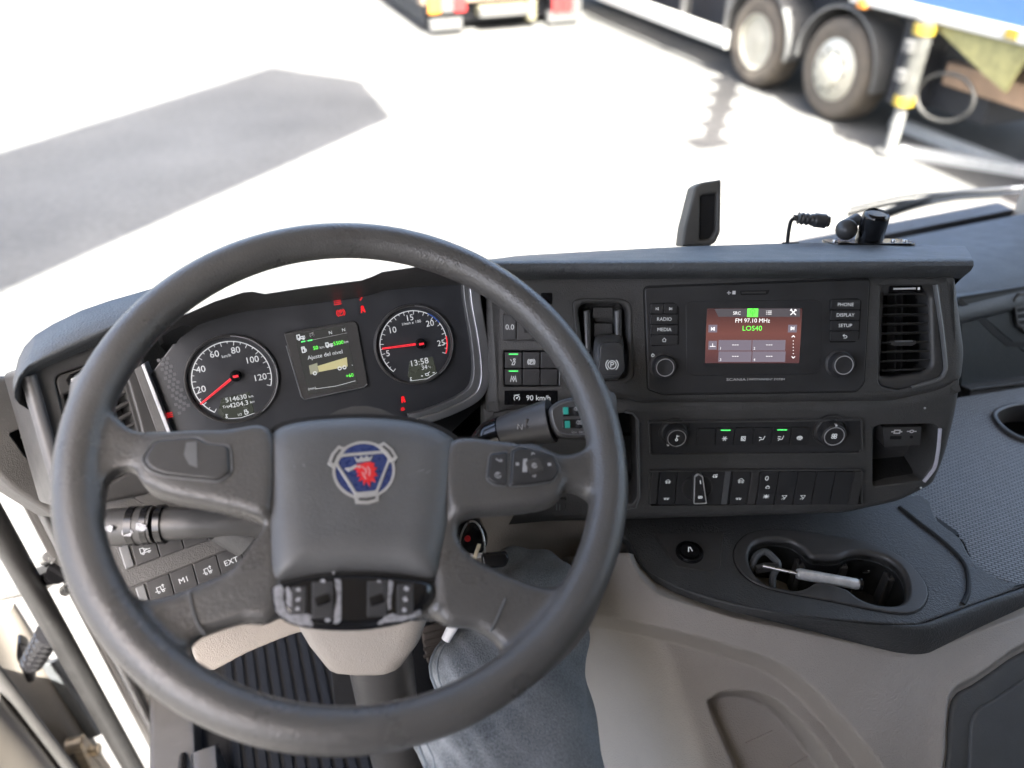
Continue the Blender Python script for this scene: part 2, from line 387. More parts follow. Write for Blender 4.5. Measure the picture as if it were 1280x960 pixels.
# --- lower panel
slot_hole = rp(LO.P([(770, 520), (788, 517), (795, 524), (797, 622), (792, 632), (770, 634)]), .004)
usb_hole = rp(LO.P([(1093, 537), (1102, 533), (1168, 532), (1176, 538), (1171, 578), (1155, 603), (1093, 611)]), .004)
lower = rp(LO.P([(600, 512), (790, 501), (1118, 499), (1182, 486), (1210, 470), (1203, 520), (1189, 575), (1173, 612), (1128, 634), (1060, 649), (790, 657), (600, 662)]), [.002, .002, .01, .01, .01, .02, .03, .03, .03, .03, .01, .004])
obj('lower_panel', wl(LO, panel(lower, [slot_hole, usb_hole], -.14, -.004, .016, .002, 5)), M['dash'], dash)
obj('slot_floor', wl(LO, bxn(LO.box(765, 512, 800, 640), -.09, -.06)), M['gap'], dash)
obj('slot_trim', wl(LO, tube([LO.uv(x, y, 0) + (.0005,) for x, y in [(781, 515), (791, 517), (798, 525), (800, 622), (795, 634), (779, 637)]], .0012, 6)), M['greytrim'], dash)
# drawer front below the right stalk
dr = rp(LO.P([(600, 628), (690, 622), (708, 624), (707, 636), (698, 640), (600, 645)]), .002)
obj('drawer_front', wl(LO, prism(dr, -.006, .0015, .001)), M['smooth'], dash)
for dx in (0, 4): obj('drawer_mark', wl(LO, bxn(LO.box(695 + dx, 629, 696.4 + dx, 637), .0012, .0022, .0002, .0001)), M['greytrim'], dash)
for x, y in [(1158, 512), (1153, 612)]: obj('screw', wl(LO, lathe([(.0014, -.005), (.0014, -.0035), (.0008, -.0028), (.0001, -.0028)], 10, LO.uv(x, y))), M['steel'], dash)
# --- soft top pad over the centre stack
xs = [600 + (1196 - 600) * i / 24 for i in range(25)]
def line(y0, y1, n, dx=0): return [C.pt(x + (dx if i == 24 else 0), y0 + (y1 - y0) * (x - 600) / 600, n) for i, x in enumerate(xs)]
def wline(y, z): return [Vector((C.pt(x, 330).x * (y / .79) ** .15, y, z)) for x in xs]
L_ = [line(352, 348, -.01, 6), line(347, 343, .010, 12), line(343, 338, .020, 18), line(337, 332, .024, 21), line(330, 327, .022, 21), line(326, 323, .015, 19)]
def ytop(x): return float(np.interp(x, [600, 640, 760, 860, 1000, 1100, 1200], [327, 320, 313, 308, 303.5, 303.5, 308]))
crest = [at(x + (16 if i == 24 else 0), ytop(x) * .5 + 324 * .5, .935) for i, x in enumerate(xs)]; crest2 = [at(x + (10 if i == 24 else 0), ytop(x), .985) for i, x in enumerate(xs)]
back = [p + Vector((.01, .17, -.15)) for p in crest2]; lo = [p + Vector((0, 0, -.2)) for p in back]
obj('top_pad', loft(L_ + [crest, crest2, back, lo]), M['pad'], dash, smooth=60)
# --- brow over the cluster
brow_t = [(196, 416), (224, 396), (268, 376.5), (304, 365), (316, 364), (331, 367), (390, 358), (452, 350), (466, 345), (478, 339.5), (522, 333), (560, 332), (612, 331)]
brow_i = [(200, 432), (230, 413), (272, 398), (304, 390), (316, 388.5), (331, 387), (390, 380), (452, 372), (466, 368), (478, 364), (522, 359), (560, 357), (612, 355)]
BL = [pl3(K, brow_i, -.012), pl3(K, [(x, y - 1) for x, y in brow_i], .004), pl3(K, [(x, y + 3.5) for x, y in brow_t], .046), pl3(K, [(x, y + .8) for x, y in brow_t], .049), pl3(K, brow_t, .045)]
BL += [[p + Vector((0, .05, -.040)) for p in BL[-1]], [p + Vector((-.02, .20, -.20)) for p in BL[-1]], [p + Vector((-.02, .22, -.34)) for p in BL[-1]]]
obj('cluster_brow', loft(BL), M['smooth'], dash, smooth=50)
# --- left wing
wing_hole = rp(W.P([(68, 470), (150, 442), (176, 532), (184, 580), (104, 620)]), .008)
wing = rp(W.P([(30, 462), (172, 415), (209, 548), (225, 610), (80, 640)]), .006)
obj('wing_panel', wl(W, panel(wing, [wing_hole], -.10, 0, .006, .003, 4)), M['smooth'], dash)
ed = [(33, 470), (50, 530), (66, 586), (80, 630)]
obj('wing_edge', wl(W, tube([W.uv(x + 3, y, .004) + (.002,) for x, y in ed], .007, 10)), mat('wing_edge_grey', (.10, .10, .102), .42, grain=.15, var=.1), dash)
wt = [(18, 497), (23, 478), (32, 466), (60, 452), (100, 434), (142, 414), (200, 392)]
wb = [(16, 478), (24, 462), (38, 447), (62, 432), (98, 414), (134, 401), (190, 384)]
WL = [pl3(W, [(x + 6, y + 8) for x, y in wt], -.01), pl3(W, wt, .012), pl3(W, [(x, y - 5) for x, y in wt], .018), pl3(W, [(x * .5 + a * .5, y * .5 + b * .5) for (x, y), (a, b) in zip(wt, wb)], .018), pl3(W, wb, .008)]
WL += [[p + Vector((-.012, .035, .003)) for p in WL[-1]], [p + Vector((-.05, .16, -.10)) for p in WL[-1]], [p + Vector((-.05, .2, -.3)) for p in WL[-1]]]
obj('wing_pad', loft(WL), M['pad'], dash, smooth=60)
# --- trim strips at both ends of the cluster
obj('cluster_trim', wl(K, prism(rp(K.P([(168, 462), (178, 456), (213, 548), (200, 551)], .004), .001), -.02, .006, .001)), M['smooth'], dash)
obj('cluster_trim', wl(K, prism(rp(K.P([(177, 456), (181, 454), (217, 546), (212, 548)], .006), .0005), -.02, .009, .0008)), M['silver'], dash)
tr = [(592, 356), (594, 380), (601, 420), (605, 455), (604, 478), (597, 493), (580, 505), (548, 519), (520, 527)]
tl_ = smoothline([K.uv(x, y, .004) for x, y in tr], 5, False)
def ribbon(path, w0, w1, n0, n1):
    A, B = [], []
    for i, p in enumerate(path):
        a, b = Vector(path[max(i - 1, 0)]), Vector(path[min(i + 1, len(path) - 1)]); t = (b - a).normalized(); s = Vector((-t.y, t.x)); wd = w0 + (w1 - w0) * i / (len(path) - 1)
        A.append((p[0] + s.x * wd / 2, p[1] + s.y * wd / 2)); B.append((p[0] - s.x * wd / 2, p[1] - s.y * wd / 2))
    return prism(A + B[::-1], n0, n1, min(.0015, w0 / 4), 3)
obj('cluster_trim', wl(K, ribbon(tl_, .013, .009, -.03, .010)), M['silver'], dash)
tr2 = smoothline([K.uv(x - 9, y - 4, .003) for x, y in tr], 5, False)
obj('cluster_surround', wl(K, ribbon(tr2, .010, .010, -.03, .006)), M['greytrim'], dash)
# --- panel behind the left stalk, and the shadowed body behind the panels
qp = rp(Q.P([(70, 560), (215, 552), (330, 590), (400, 640), (400, 700), (330, 745), (230, 785), (150, 800)]), .01)
obj('knee_panel', wl(Q, prism(qp, -.04, 0, .006, 3)), M['dash'], dash)
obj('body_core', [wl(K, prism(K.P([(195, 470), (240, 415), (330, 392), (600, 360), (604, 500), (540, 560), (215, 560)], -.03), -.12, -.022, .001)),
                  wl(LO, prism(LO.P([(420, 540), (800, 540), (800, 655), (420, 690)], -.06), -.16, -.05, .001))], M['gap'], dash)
# --- outer end of the dash beside the door: panel with the side-window demister
S = Plane(at(40, 560, .86), 62, 20)
dh = rp(S.P([(12, 542), (40, 530), (46, 533), (66, 606), (62, 612)]), .003)
end = rp(S.P([(-60, 470), (30, 470), (60, 560), (100, 640), (76, 650), (16, 612), (-60, 540)]), .006)
obj('end_panel', wl(S, panel(end, [dh], -.05, 0, .006, .002, 3)), M['dash'], dash)
obj('demister_floor', wl(S, prism(S.P([(0, 525), (60, 520), (90, 620), (50, 625)]), -.04, -.022, .001)), M['gap'], dash)
for i in range(5):
    y = 545 + i * 14; x0 = 18 + i * 9; x1 = 42 + i * 4.4
    obj('demister_slat', wl(S, tube([S.uv(x0 + 8, y + 2, -.008) + (-.008,), S.uv(x1 + 4, y - 4, -.008) + (-.008,)], .0016, 6)), M['smooth'], dash)
# ================================================================ air vents
def slats(parent, pl, rows, n, depth, m, hh=.0011, tilt=.25):
    for (x0, y0), (x1, y1) in rows:
        a, b = pl.uv(x0, y0, n), pl.uv(x1, y1, n); V = []
        for (u, v) in (a, b):
            for dn, dv in ((.004, hh), (.006, 0), (.004, -hh), (-depth, -hh * .6 - tilt * depth), (-depth, hh * .6 - tilt * depth)): V.append((u, v + dv, n + dn))
        F = [tuple(range(5))[::-1], tuple(range(5, 10))] + [(i, (i + 1) % 5, 5 + (i + 1) % 5, 5 + i) for i in range(5)]
        obj('slat', (V, F), m, parent, flip=None)
v = thing('air_vent', 'tall air vent with horizontal slats to the right of the radio', 'air vent', C)
fr_o = rp(C.P([(1102, 352.5), (1171, 351.5), (1183, 462), (1176, 474.5), (1128, 488.5), (1099, 482.5)]), .008)
fr_i = rp(C.P([(1104, 370), (1164, 368.5), (1167, 458), (1156, 467), (1113, 473), (1100, 470)]), .006)
obj('frame', panel(fr_o, [fr_i], -.035, -.004, .002, .006, 4), M['smooth'], v)
ri = [(1170, 356), (1178, 410), (1183, 455), (1181, 467), (1173, 475), (1140, 485)]
obj('frame_edge', tube([C.uv(x, y, 0) + (-.002,) for x, y in smoothline(ri, 5, False)], .0026, 8), M['greytrim'], v)
obj('duct', prism(fr_i, -.075, -.055, .001), M['gap'], v)
obj('duct_wall', panel(offset(ccw(fr_i), -.004), [fr_i], -.075, -.03, .001, .001), M['gap'], v)
slats(v, C, [((1100.5 + .0 * i, 381.5 + 11.6 * i), (1166.5, 380.5 + 11.4 * i)) for i in range(8)], -.014, .012, M['smooth'], .0012)
for x in (1119, 1127): obj('vane', prism([C.uv(x, 369, -.03), C.uv(x + 2, 369, -.03), C.uv(x + 1, 473, -.03), C.uv(x - 1, 473, -.03)], -.05, -.030, .0003), M['smooth'], v)
t = obj('vane_tab', prism(rp(C.P([(1112, 426), (1142, 425.5), (1144, 429), (1138, 432), (1114, 431.5)], -.008), .001), -.012, -.004, .0008), M['smooth'], v)
obj('highlight_bar', prism(rp(C.P([(1118, 425.8), (1140, 425.2), (1141, 427), (1119, 427.5)], -.004), .0003), -.0045, -.0032, .0002), M['silver'], t)
t = obj('shut_off_slider', prism(rp(C.P([(1113, 358.5), (1117, 356.5), (1153, 356), (1158, 366), (1112, 367)]), .001), -.006, -.0025, .0006), M['gloss'], v)
obj('slider_mark', prism(rp(C.P([(1118, 360), (1146, 359.6), (1146, 361.8), (1118, 362.2)]), .0004), -.003, -.0016, .0002), M['white'], t)
obj('slider_dot', bxn(C.box(1148.5, 359.2, 1151, 362.4), -.003, -.0016, .0003, .0002), M['lit'], t)

v = thing('air_vent', 'air vent in the wing of the dashboard behind the upper rim of the steering wheel', 'air vent', W)
fr_i = rp(W.P([(78, 496), (152, 462), (172, 534), (178, 575), (108, 612)]), .006)
obj('frame', panel(offset(ccw(wing_hole), .0008), [fr_i], -.035, -.003, .002, .004, 4), M['smooth'], v)
obj('duct', prism(offset(ccw(fr_i), -.004), -.075, -.05, .001), M['gap'], v)
slats(v, W, [((80 + 5 * i, 512 + 13 * i), (157 + 3.2 * i, 474 + 13.5 * i)) for i in range(8)], -.013, .014, M['smooth'], .0022)
t = obj('shut_off_slider', prism(rp(W.P([(83, 475), (88, 468), (104, 462), (106, 470), (86, 482)]), .001), -.006, -.001, .0006), M['gloss'], v)
obj('slider_mark', prism(rp(W.P([(89, 473.5), (102, 467.5), (103, 470.5), (89, 477)]), .0004), -.002, -.0002, .0002), M['white'], t)

# ================================================================ symbols (unit strokes, -.5 .. .5)
def arc(cx, cy, r, a0, a1, k=12): return [(cx + r * math.cos(D(a0 + (a1 - a0) * i / k)), cy + r * math.sin(D(a0 + (a1 - a0) * i / k))) for i in range(k + 1)]
SY = dict(
    truck=[[(-.5, -.25), (-.5, .3), (-.15, .3), (-.1, -.25)], [(-.1, .0), (.5, .0)], [(-.5, -.25), (.5, -.25)], arc(-.3, -.3, .1, 0, 360), arc(.3, -.3, .1, 0, 360)],
    axle=[[(-.45, 0), (.45, 0)], arc(-.22, -.22, .11, 0, 360), arc(.22, -.22, .11, 0, 360)],
    raise_=[[(-.45, 0), (.45, 0)], arc(-.22, -.22, .11, 0, 360), arc(.22, -.22, .11, 0, 360), arc(0, .05, .3, 0, 180)],
    park=[arc(0, 0, .34, 0, 360), [(-.1, -.2), (-.1, .2), (.06, .2), (.14, .1), (.06, 0), (-.1, 0)], arc(0, 0, .5, 130, 230), arc(0, 0, .5, -50, 50)],
    star=[[(-.4, 0), (.4, 0)], [(-.2, -.35), (.2, .35)], [(.2, -.35), (-.2, .35)]],
    fan=[arc(.17, .17, .15, 0, 360), arc(-.17, .17, .15, 0, 360), arc(.17, -.17, .15, 0, 360), arc(-.17, -.17, .15, 0, 360)],
    recirc=[[(-.3, -.35), (-.3, .35), (.3, .35), (.3, -.35), (-.3, -.35)], arc(0, 0, .18, 0, 270), [(-.3, .05), (.1, -.2)]],
    seat=[[(.4, .4), (.2, -.2), (-.25, -.2), (-.35, -.4)], [(-.45, .2), (-.1, .05)], [(-.1, .05), (-.22, .18)]],
    seat2=[[(.4, .4), (.2, -.2), (-.25, -.2), (-.35, -.4)], [(-.45, .3), (0, .25)], [(-.45, 0), (-.1, -.05)]],
    demist=[arc(0, -.1, .45, 20, 160), arc(0, -.35, .45, 30, 150), [(-.2, -.3), (-.2, .2)], [(0, -.3), (0, .3)], [(.2, -.3), (.2, .2)]],
    lamp=[arc(-.1, 0, .3, 90, 270), [(-.1, .3), (-.1, -.3)], [(.05, .2), (.45, .3)], [(.05, 0), (.45, .0)], [(.05, -.2), (.45, -.3)]],
    beam=[[(-.4, .3), (.3, .3), (.05, -.15), (-.4, .3)], [(-.4, -.35), (-.1, -.1)], [(-.1, -.4), (.1, -.2)]],
    burst=[[(-.4, .3), (.4, -.3)], [(.4, .3), (-.4, -.3)], [(0, .4), (0, -.4)], [(-.45, 0), (.45, 0)], arc(0, 0, .18, 0, 360)],
    home=[[(-.4, 0), (0, .4), (.4, 0)], [(-.28, 0), (-.28, -.38), (.28, -.38), (.28, 0)]],
    back=[[(-.1, .35), (-.35, .12), (-.1, -.1)], [(-.35, .12), (.2, .12), (.38, -.05), (.38, -.2), (.2, -.35), (-.2, -.35)]],
    prev=[[(-.35, -.35), (-.35, .35)], [(.35, .35), (-.2, 0), (.35, -.35), (.35, .35)]],
    next=[[(.35, -.35), (.35, .35)], [(-.35, .35), (.2, 0), (-.35, -.35), (-.35, .35)]],
    up=[[(-.35, -.15), (0, .2), (.35, -.15)]], down=[[(-.35, .15), (0, -.2), (.35, .15)]],
    list=[[(-.5, .3), (-.4, .3)], [(-.2, .3), (.5, .3)], [(-.5, 0), (-.4, 0)], [(-.2, 0), (.5, 0)], [(-.5, -.3), (-.4, -.3)], [(-.2, -.3), (.5, -.3)]],
    tools=[[(-.4, -.4), (.4, .4)], [(-.4, .4), (.4, -.4)], [(.25, .45), (.45, .25)], [(-.5, .3), (-.3, .5)]],
    belt=[[(-.2, -.4), (.1, -.4), (.25, 0), (.1, .1), (-.1, -.1), (-.2, -.4)], arc(.12, .32, .12, 0, 360), [(-.4, .35), (-.25, .1)]],
    lane=[[(-.4, -.4), (-.25, .4)], [(.4, -.4), (.25, .4)], [(0, -.4), (0, -.15)], [(0, .1), (0, .35)], arc(.02, -.02, .16, 0, 360)],
    suspend=[[(-.5, -.1), (-.3, -.1), (-.3, .3), (.1, .3), (.1, -.1), (.5, -.1)], arc(-.2, -.25, .1, 0, 360), arc(.25, -.25, .1, 0, 360), [(.35, .1), (.35, .45)], [(.25, .32), (.35, .45), (.45, .32)]],
    cruise=[arc(0, 0, .4, -45, 225), [(0, 0), (.25, .25)], [(-.4, .4), (.35, .5)], arc(0, 0, .08, 0, 360)],
    fuel=[[(-.3, -.4), (-.3, .4), (.1, .4), (.1, -.4), (-.3, -.4)], [(.1, .1), (.3, .0), (.3, -.3)], [(-.2, .15), (0, .15)]],
    power=[arc(0, -.05, .36, 120, 420), [(0, 0), (0, .45)]], usb=[[(-.45, 0), (-.2, 0), (-.2, .25), (.3, .25), (.3, -.25), (-.2, -.25), (-.2, 0)], [(.3, 0), (.48, 0)]],
    jack=[[(-.48, 0), (-.2, 0)], arc(0, 0, .2, 0, 360), [(.2, 0), (.48, 0)]], lock=[[(-.35, -.35), (.35, -.35), (.35, .05), (-.35, .05), (-.35, -.35)], arc(0, .05, .22, 0, 180)],
    phone=[[(-.35, .3), (-.25, .1), (-.05, -.15), (.2, -.3), (.35, -.2), (.2, 0)]], dial=[arc(0, 0, .4, 20, 330), [(0, -.1), (0, .35)]],
    oil=[[(-.4, .1), (.1, .1), (.45, .3)], [(-.4, .1), (-.3, -.25), (.2, -.25), (.1, .1)]], temp=[[(0, .45), (0, -.1)], arc(0, -.25, .15, 0, 360), [(.1, .3), (.3, .3)]],
    pen=[[(-.35, -.35), (.3, .35)]], belt2=[arc(0, .3, .14, 0, 360), [(-.25, -.45), (-.15, .1), (.15, .1), (.25, -.45)], [(-.2, .05), (.2, -.35)]],
)
def sym(name, c, s, n, wd=None, sy=1.0): return strip([[(c[0] + x * s, c[1] + y * s * sy) for x, y in l] for l in SY[name]], wd or s * .1, n)
def mid(b): return ((b[0] + b[2]) / 2, (b[1] + b[3]) / 2)
def frame_ring(poly, wd, n0, n1): return panel(ccw(poly), [offset(ccw(poly), wd)], n0, n1, min(.0006, wd * .4), min(.0006, wd * .4), 2)

M['knobring'] = mat('knob_ring', (.5, .5, .5), .35, metal=.25, var=.05)
# ================================================================ radio / screen unit
r = thing('infotainment_unit', 'black radio unit with colour screen, two knobs and side buttons', 'radio', C)
bz = rp(C.P([(805, 359), (1084, 349), (1086, 353), (1079, 480), (1069, 489), (829, 492.5), (810, 486)]), [.003, .003, .003, .006, .006, .008, .006])
obj('gap', prism(offset(ccw(bz), -.0016), -.004, .0004, .0003), M['gap'], r)
obj('bezel', prism(bz, -.02, .0030, .0016, 3), M['bezel'], r)
face = rp(C.P([(857, 379), (866, 376.5), (1020, 374.5), (1028, 378), (1026, 462), (1018, 468), (866, 470), (858, 465)], .003), .004)
obj('display_surround', prism(face, .002, .0036, .0008), M['button'], r)
sb = C.box(882.5, 385.5, 1001, 454, .004)
def screen_mat():
    m = bpy.data.materials.new('radio_screen'); m.use_nodes = True; N = m.node_tree.nodes; L = m.node_tree.links; b = N['Principled BSDF']
    tc = N.new('ShaderNodeTexCoord'); sp = N.new('ShaderNodeSeparateXYZ'); L.new(tc.outputs['Generated'], sp.inputs[0])
    rm = N.new('ShaderNodeValToRGB'); e = rm.color_ramp.elements; e[0].position = 0; e[0].color = (.055, .024, .026, 1); e[1].position = 1; e[1].color = (.035, .016, .016, 1)
    k = e.new(.55); k.color = (.105, .040, .034, 1); L.new(sp.outputs[1], rm.inputs[0]); L.new(rm.outputs[0], b.inputs['Emission Color']); b.inputs['Emission Strength'].default_value = .16
    b.inputs['Base Color'].default_value = (.01, .01, .01, 1); b.inputs['Roughness'].default_value = .14; return m
M['screen'] = screen_mat()
M['tab'] = mat('screen_tab', (.02, .018, .02), .3, var=0, emit=(.10, .09, .10), es=.08)
M['tile'] = mat('screen_tile', (.02, .02, .025), .3, var=0, emit=(.20, .17, .21), es=.09)
M['screen_green'] = mat('screen_green', (.02, .3, .02), .3, var=0, emit=(.16, 1, .10), es=.12)
M['screen_white'] = mat('screen_white', (.5, .5, .5), .4, var=0, emit=(1, .98, .97), es=.09)
s_ = obj('screen', prism(rect(sb), .0030, .0040, .0002, 1), M['screen'], r)
nn = .0041
obj('tab_bar', prism(C.P([(893, 386), (1000, 385.5), (1000, 396), (898, 396)], .004), nn, nn + .0001, .00002, 1), M['tab'], s_)
obj('source_tile', prism(rect(C.box(934, 385.6, 947.5, 396.2, .004)), nn + .0001, nn + .0003, .00002, 1), M['screen_green'], s_)
n2 = nn + .0003
obj('tile_symbol', [strip([[C.uv(940.7, 395, .004), C.uv(940.7, 389, .004)]], .0006, n2 + .0001), strip([[(C.uv(940.7, 389.5, .004)[0] + a, C.uv(940.7, 389.5, .004)[1] + b) for a, b in arc(0, 0, .0026, -60, 240)]], .0005, n2 + .0001)], M['gap'], s_)
obj('lettering', [text('SRC', .0052, C.uv(921, 391.5, .004), n2), text('FM 97.10 MHz', .0068, C.uv(940.5, 400.9, .004), n2), sym('list', C.uv(961, 390.7, .004), .006, n2, .0006), sym('tools', C.uv(991.5, 390.3, .004), .007, n2, .0011)], M['screen_white'], s_)
obj('station_name', text('LOS40', .0080, C.uv(940, 410.6, .004), n2, sx=1.05), M['screen_green'], s_)
for x, k in ((891, 'prev'), (990.5, 'next')):
    t = obj('skip_tile', prism(rect(C.box(x - 5.5, 406, x + 5.5, 415.5, .004)), nn, nn + .0002, .00002, 1), M['tile'], s_)
for s2, x, y in (('prev', 891, 411), ('next', 990.5, 410.5), ('up', 991.5, 420.5), ('down', 991.5, 446.5)): obj('symbol', sym(s2, C.uv(x, y, .004), .0048, n2, .0009), M['screen_white'], s_)
obj('scroll_dots', [strip([[C.uv(991.3, 426 + 4 * i, .004), C.uv(991.7, 426 + 4 * i, .004)]], .0009, n2) for i in range(5)], M['screen_white'], s_)
for i in range(4):
    x0 = 898 + 42.3 * (i % 2); y0 = 425 + 14.2 * (i // 2)
    obj('preset_tile', prism(rect(C.box(x0, y0, x0 + 41.3, y0 + 13.2, .004)), nn, nn + .0002, .00002, 1), M['tile'], s_)
    obj('preset_text', [text('---', .0068, C.uv(x0 + 21, y0 + 5.5, .004), n2, sx=1.2), text(str(i + 1), .0042, C.uv(x0 + 2.5, y0 + 10.5, .004), n2)], M['screen_white'], s_)
obj('save_tile', prism(rect(C.box(885.5, 426, 896, 437, .004)), nn, nn + .0002, .00002, 1), M['tile'], s_)
obj('save_symbol', strip([[C.uv(887.5, 433, .004), C.uv(894, 433, .004)], [C.uv(890.7, 432.5, .004), C.uv(890.7, 429.5, .004)]], .0007, n2), M['screen_white'], s_)
def key(parent, pl, b, n0, n1, m='button', sy=None, ss=.006, tx=None, ts=.004, pm='lit', r_=.0012, ch=.0007, wd=None, off=(0, 0), led=None, name='button', sx=1):
    o = obj(name, prism(rrect(b, r_, 3), n0, n1, ch), M[m], parent); c = mid(b); c = (c[0] + off[0], c[1] + off[1])
    if sy: obj('symbol', sym(sy, c, ss, n1 + .0001, wd), M[pm], o)
    if tx: obj('lettering', text(tx, ts, c, n1, sx=sx), M[pm], o)
    if led: obj('indicator_light', prism(rect((mid(b)[0] - (b[2] - b[0]) * .27, b[3] - .0032, mid(b)[0] + (b[2] - b[0]) * .27, b[3] - .0018)), n1 - .0005, n1 + .0003, .0001, 1), M[led], o)
    return o
obj('button_frame', prism(rp(C.P([(812, 379), (842, 378), (849, 384), (849, 431), (814, 433)], .003), .002), .002, .0034, .0005), M['gap'], r)
for i, (t_, y) in enumerate([(None, 379.8), ('RADIO', 393), ('MEDIA', 406), (None, 418.8)]):
    if i == 0:
        key(r, C, C.box(813.2, y, 829.3, y + 12, .0045), .003, .0056, sy='prev', ss=.0042); key(r, C, C.box(830, y, 846, y + 12, .0045), .003, .0056, sy='next', ss=.0042)
    else: key(r, C, C.box(813.2, y, 847, y + 12, .0045), .003, .0056, tx=t_, ts=.0056, sy=None if t_ else 'home', ss=.0055)
obj('button_frame', prism(rp(C.P([(1037, 374), (1072, 372.5), (1077, 376), (1074, 424), (1068, 428), (1037, 428.5)], .003), .002), .002, .0034, .0005), M['gap'], r)
for i, t_ in enumerate(['PHONE', 'DISPLAY', 'SETUP', None]):
    y = 374.8 + 13.1 * i; key(r, C, C.box(1038.2, y, 1074.8 - .6 * i, y + 12, .0045), .003, .0056, tx=t_, ts=.0056, sy=None if t_ else 'back', ss=.0062)
def knob(parent, pl, px, R, h, n0, ring=True, m='button', seg=40):
    c = pl.uv(px[0], px[1], n0 + h)
    o = obj('knob', lathe([(R * 1.22, n0), (R * 1.22, n0 + .001), (R * 1.05, n0 + .0016), (R, n0 + .003), (R * .97, n0 + h - .0015), (R * .92, n0 + h - .0004), (R * .86, n0 + h), (R * .7, n0 + h - .0004), (R * .2, n0 + h - .0012), (.0001, n0 + h - .0012)], seg, c), M[m], parent, smooth=50)
    if ring: obj('knob_ring', lathe([(R * .82, n0 + h - .001), (R * .81, n0 + h + .0003), (R * .74, n0 + h + .0003), (R * .73, n0 + h - .001)], seg, c, False), M['knobring'], o)
    k = [( c[0] + math.cos(a) * R * .985, c[1] + math.sin(a) * R * .985) for a in (2 * math.pi * i / 48 for i in range(48))]
    obj('knurl', join(*[bxn((x - .0003, y - .0003, x + .0003, y + .0003), n0 + .003, n0 + h - .0014, .0001, .0001, 1) for x, y in k]), M[m], o)
    return o, c
knob(r, C, (831.5, 459.5), .0128, .014, .003); knob(r, C, (1055, 456.5), .0135, .014, .003)
obj('slot', prism(rp(C.P([(925, 363.5), (962, 362.5), (960, 367.5), (957, 368.5), (926, 369)], .003), .001), .0025, .0033, .0002), M['gap'], r)
obj('slot_lip', prism(rp(C.P([(927, 364.8), (957, 364.2), (957, 366.4), (927, 367)], .003), .0003), .0032, .0042, .0003), M['smooth'], r)
obj('card_symbol', [prism(rect(C.box(915.5, 363.5, 919.5, 368, .003)), .0030, .0032, .00005, 1), strip([[C.uv(909, 366, .003), C.uv(913.5, 366, .003)], [C.uv(911, 368, .003), C.uv(911, 364, .003)]], .001, .0032)], M['white'], r)
obj('lettering', [text('SCANIA', .0043, C.uv(920, 474.5, .003), .0032, sx=1.5), strip([[C.uv(934.5, 476, .003), C.uv(934.5, 472.6, .003)]], .0004, .0032), text('INFOTAINMENT SYSTEM', .0034, C.uv(958.5, 474.2, .003), .0032, sx=1.12)], M['white'], r)
obj('power_symbol', sym('power', C.uv(816, 444, .003), .0045, .0032, .0006), M['lit'], r)

# ================================================================ switch block, speed label and small display left of the lever
b_ = thing('switch_block', 'six black rocker switches in two rows left of the parking brake', 'switches', C)
obj('backing', bxn(C.box(629, 438, 700, 484), -.02, -.010, .002), M['gap'], b_)
for i in range(3):
    for j in range(2):
        x0, y0 = 631 + 22.4 * i, 440 + 21.2 * j
        s = [('lane', 'belt', None), ('park', None, None)]; sy = {(0, 0): 'belt', (1, 0): 'park', (0, 1): 'lane'}.get((i, j))
        key(b_, C, C.box(x0, y0, x0 + 21.6, y0 + 20.4, .0015), -.01, .0015, sy=sy, ss=.0085, wd=.0008, led='green' if i == 0 else None, name='switch', off=(0, -.002), ch=.0012)
obj('edge_trim', bxn(C.box(698.6, 440, 701, 482), -.004, .002, .001), M['greytrim'], b_)
obj('speed_label', bxn(C.box(630.5, 488, 697, 506), -.0005, .0006, .001, .0003), M['gloss'], b_)
obj('lettering', [sym('cruise', C.uv(646, 497.5), .0085, .0008, .0007), text('90 km/h', .0088, C.uv(673, 497.5), .0007)], M['lit'], b_)
b_ = thing('trip_switch', 'small rocker marked 0.0 beside a black slot above the switches', 'switch', C)
obj('frame', frame_ring(rp(C.P([(627.5, 392), (700, 392), (700, 426), (628.5, 426.5)]), .002), .0012, -.004, .0018), M['smooth'], b_)
key(b_, C, C.box(629.5, 393.5, 645, 424.5, .002), -.004, .003, tx='0.0', ts=.0085, name='button')
obj('slot_plate', bxn(C.box(646, 394, 699, 424.5), -.004, .0008, .001), M['smooth'], b_)
obj('slot', bxn(C.box(655, 407, 692, 416), .0006, .0012, .0008, .0002), M['gap'], b_)
obj('label_cover', bxn(C.box(676, 366, 690, 380), -.002, .0012, .001, .0004), M['gloss'], b_)

# ================================================================ parking brake lever in its well
p = thing('parking_brake', 'grey parking brake lever sitting in an oval well beside the radio', 'parking brake', C)
wo = rp(C.P([(715, 377.5), (724, 373), (778, 373), (789, 379), (793, 470), (785, 479), (735, 479), (724, 467)]), .007)
wi = rp(C.P([(722, 386), (729, 379), (776, 379), (784, 386), (785, 468), (778, 474), (740, 474), (732, 464)]), .006)
obj('surround', panel(wo, [wi], -.03, .0022, .0022, .004, 4), M['dash'], p)
obj('well_floor', prism(wi, -.05, -.030, .002), M['dash'], p)
for x0, x1 in ((729, 738), (768, 777)): obj('well_rail', prism(rp(C.P([(x0, 388), (x1, 386), (x1 + 1, 440), (x0 + 2, 440)], -.012), .003), -.035, -.010, .003), M['greytrim'], p)
obj('gate', [bxn(C.box(741, 384, 766, 397, -.02), -.03, -.016, .002), bxn(C.box(743, 404, 765, 422, -.02), -.03, -.018, .002)], M['dash'], p)
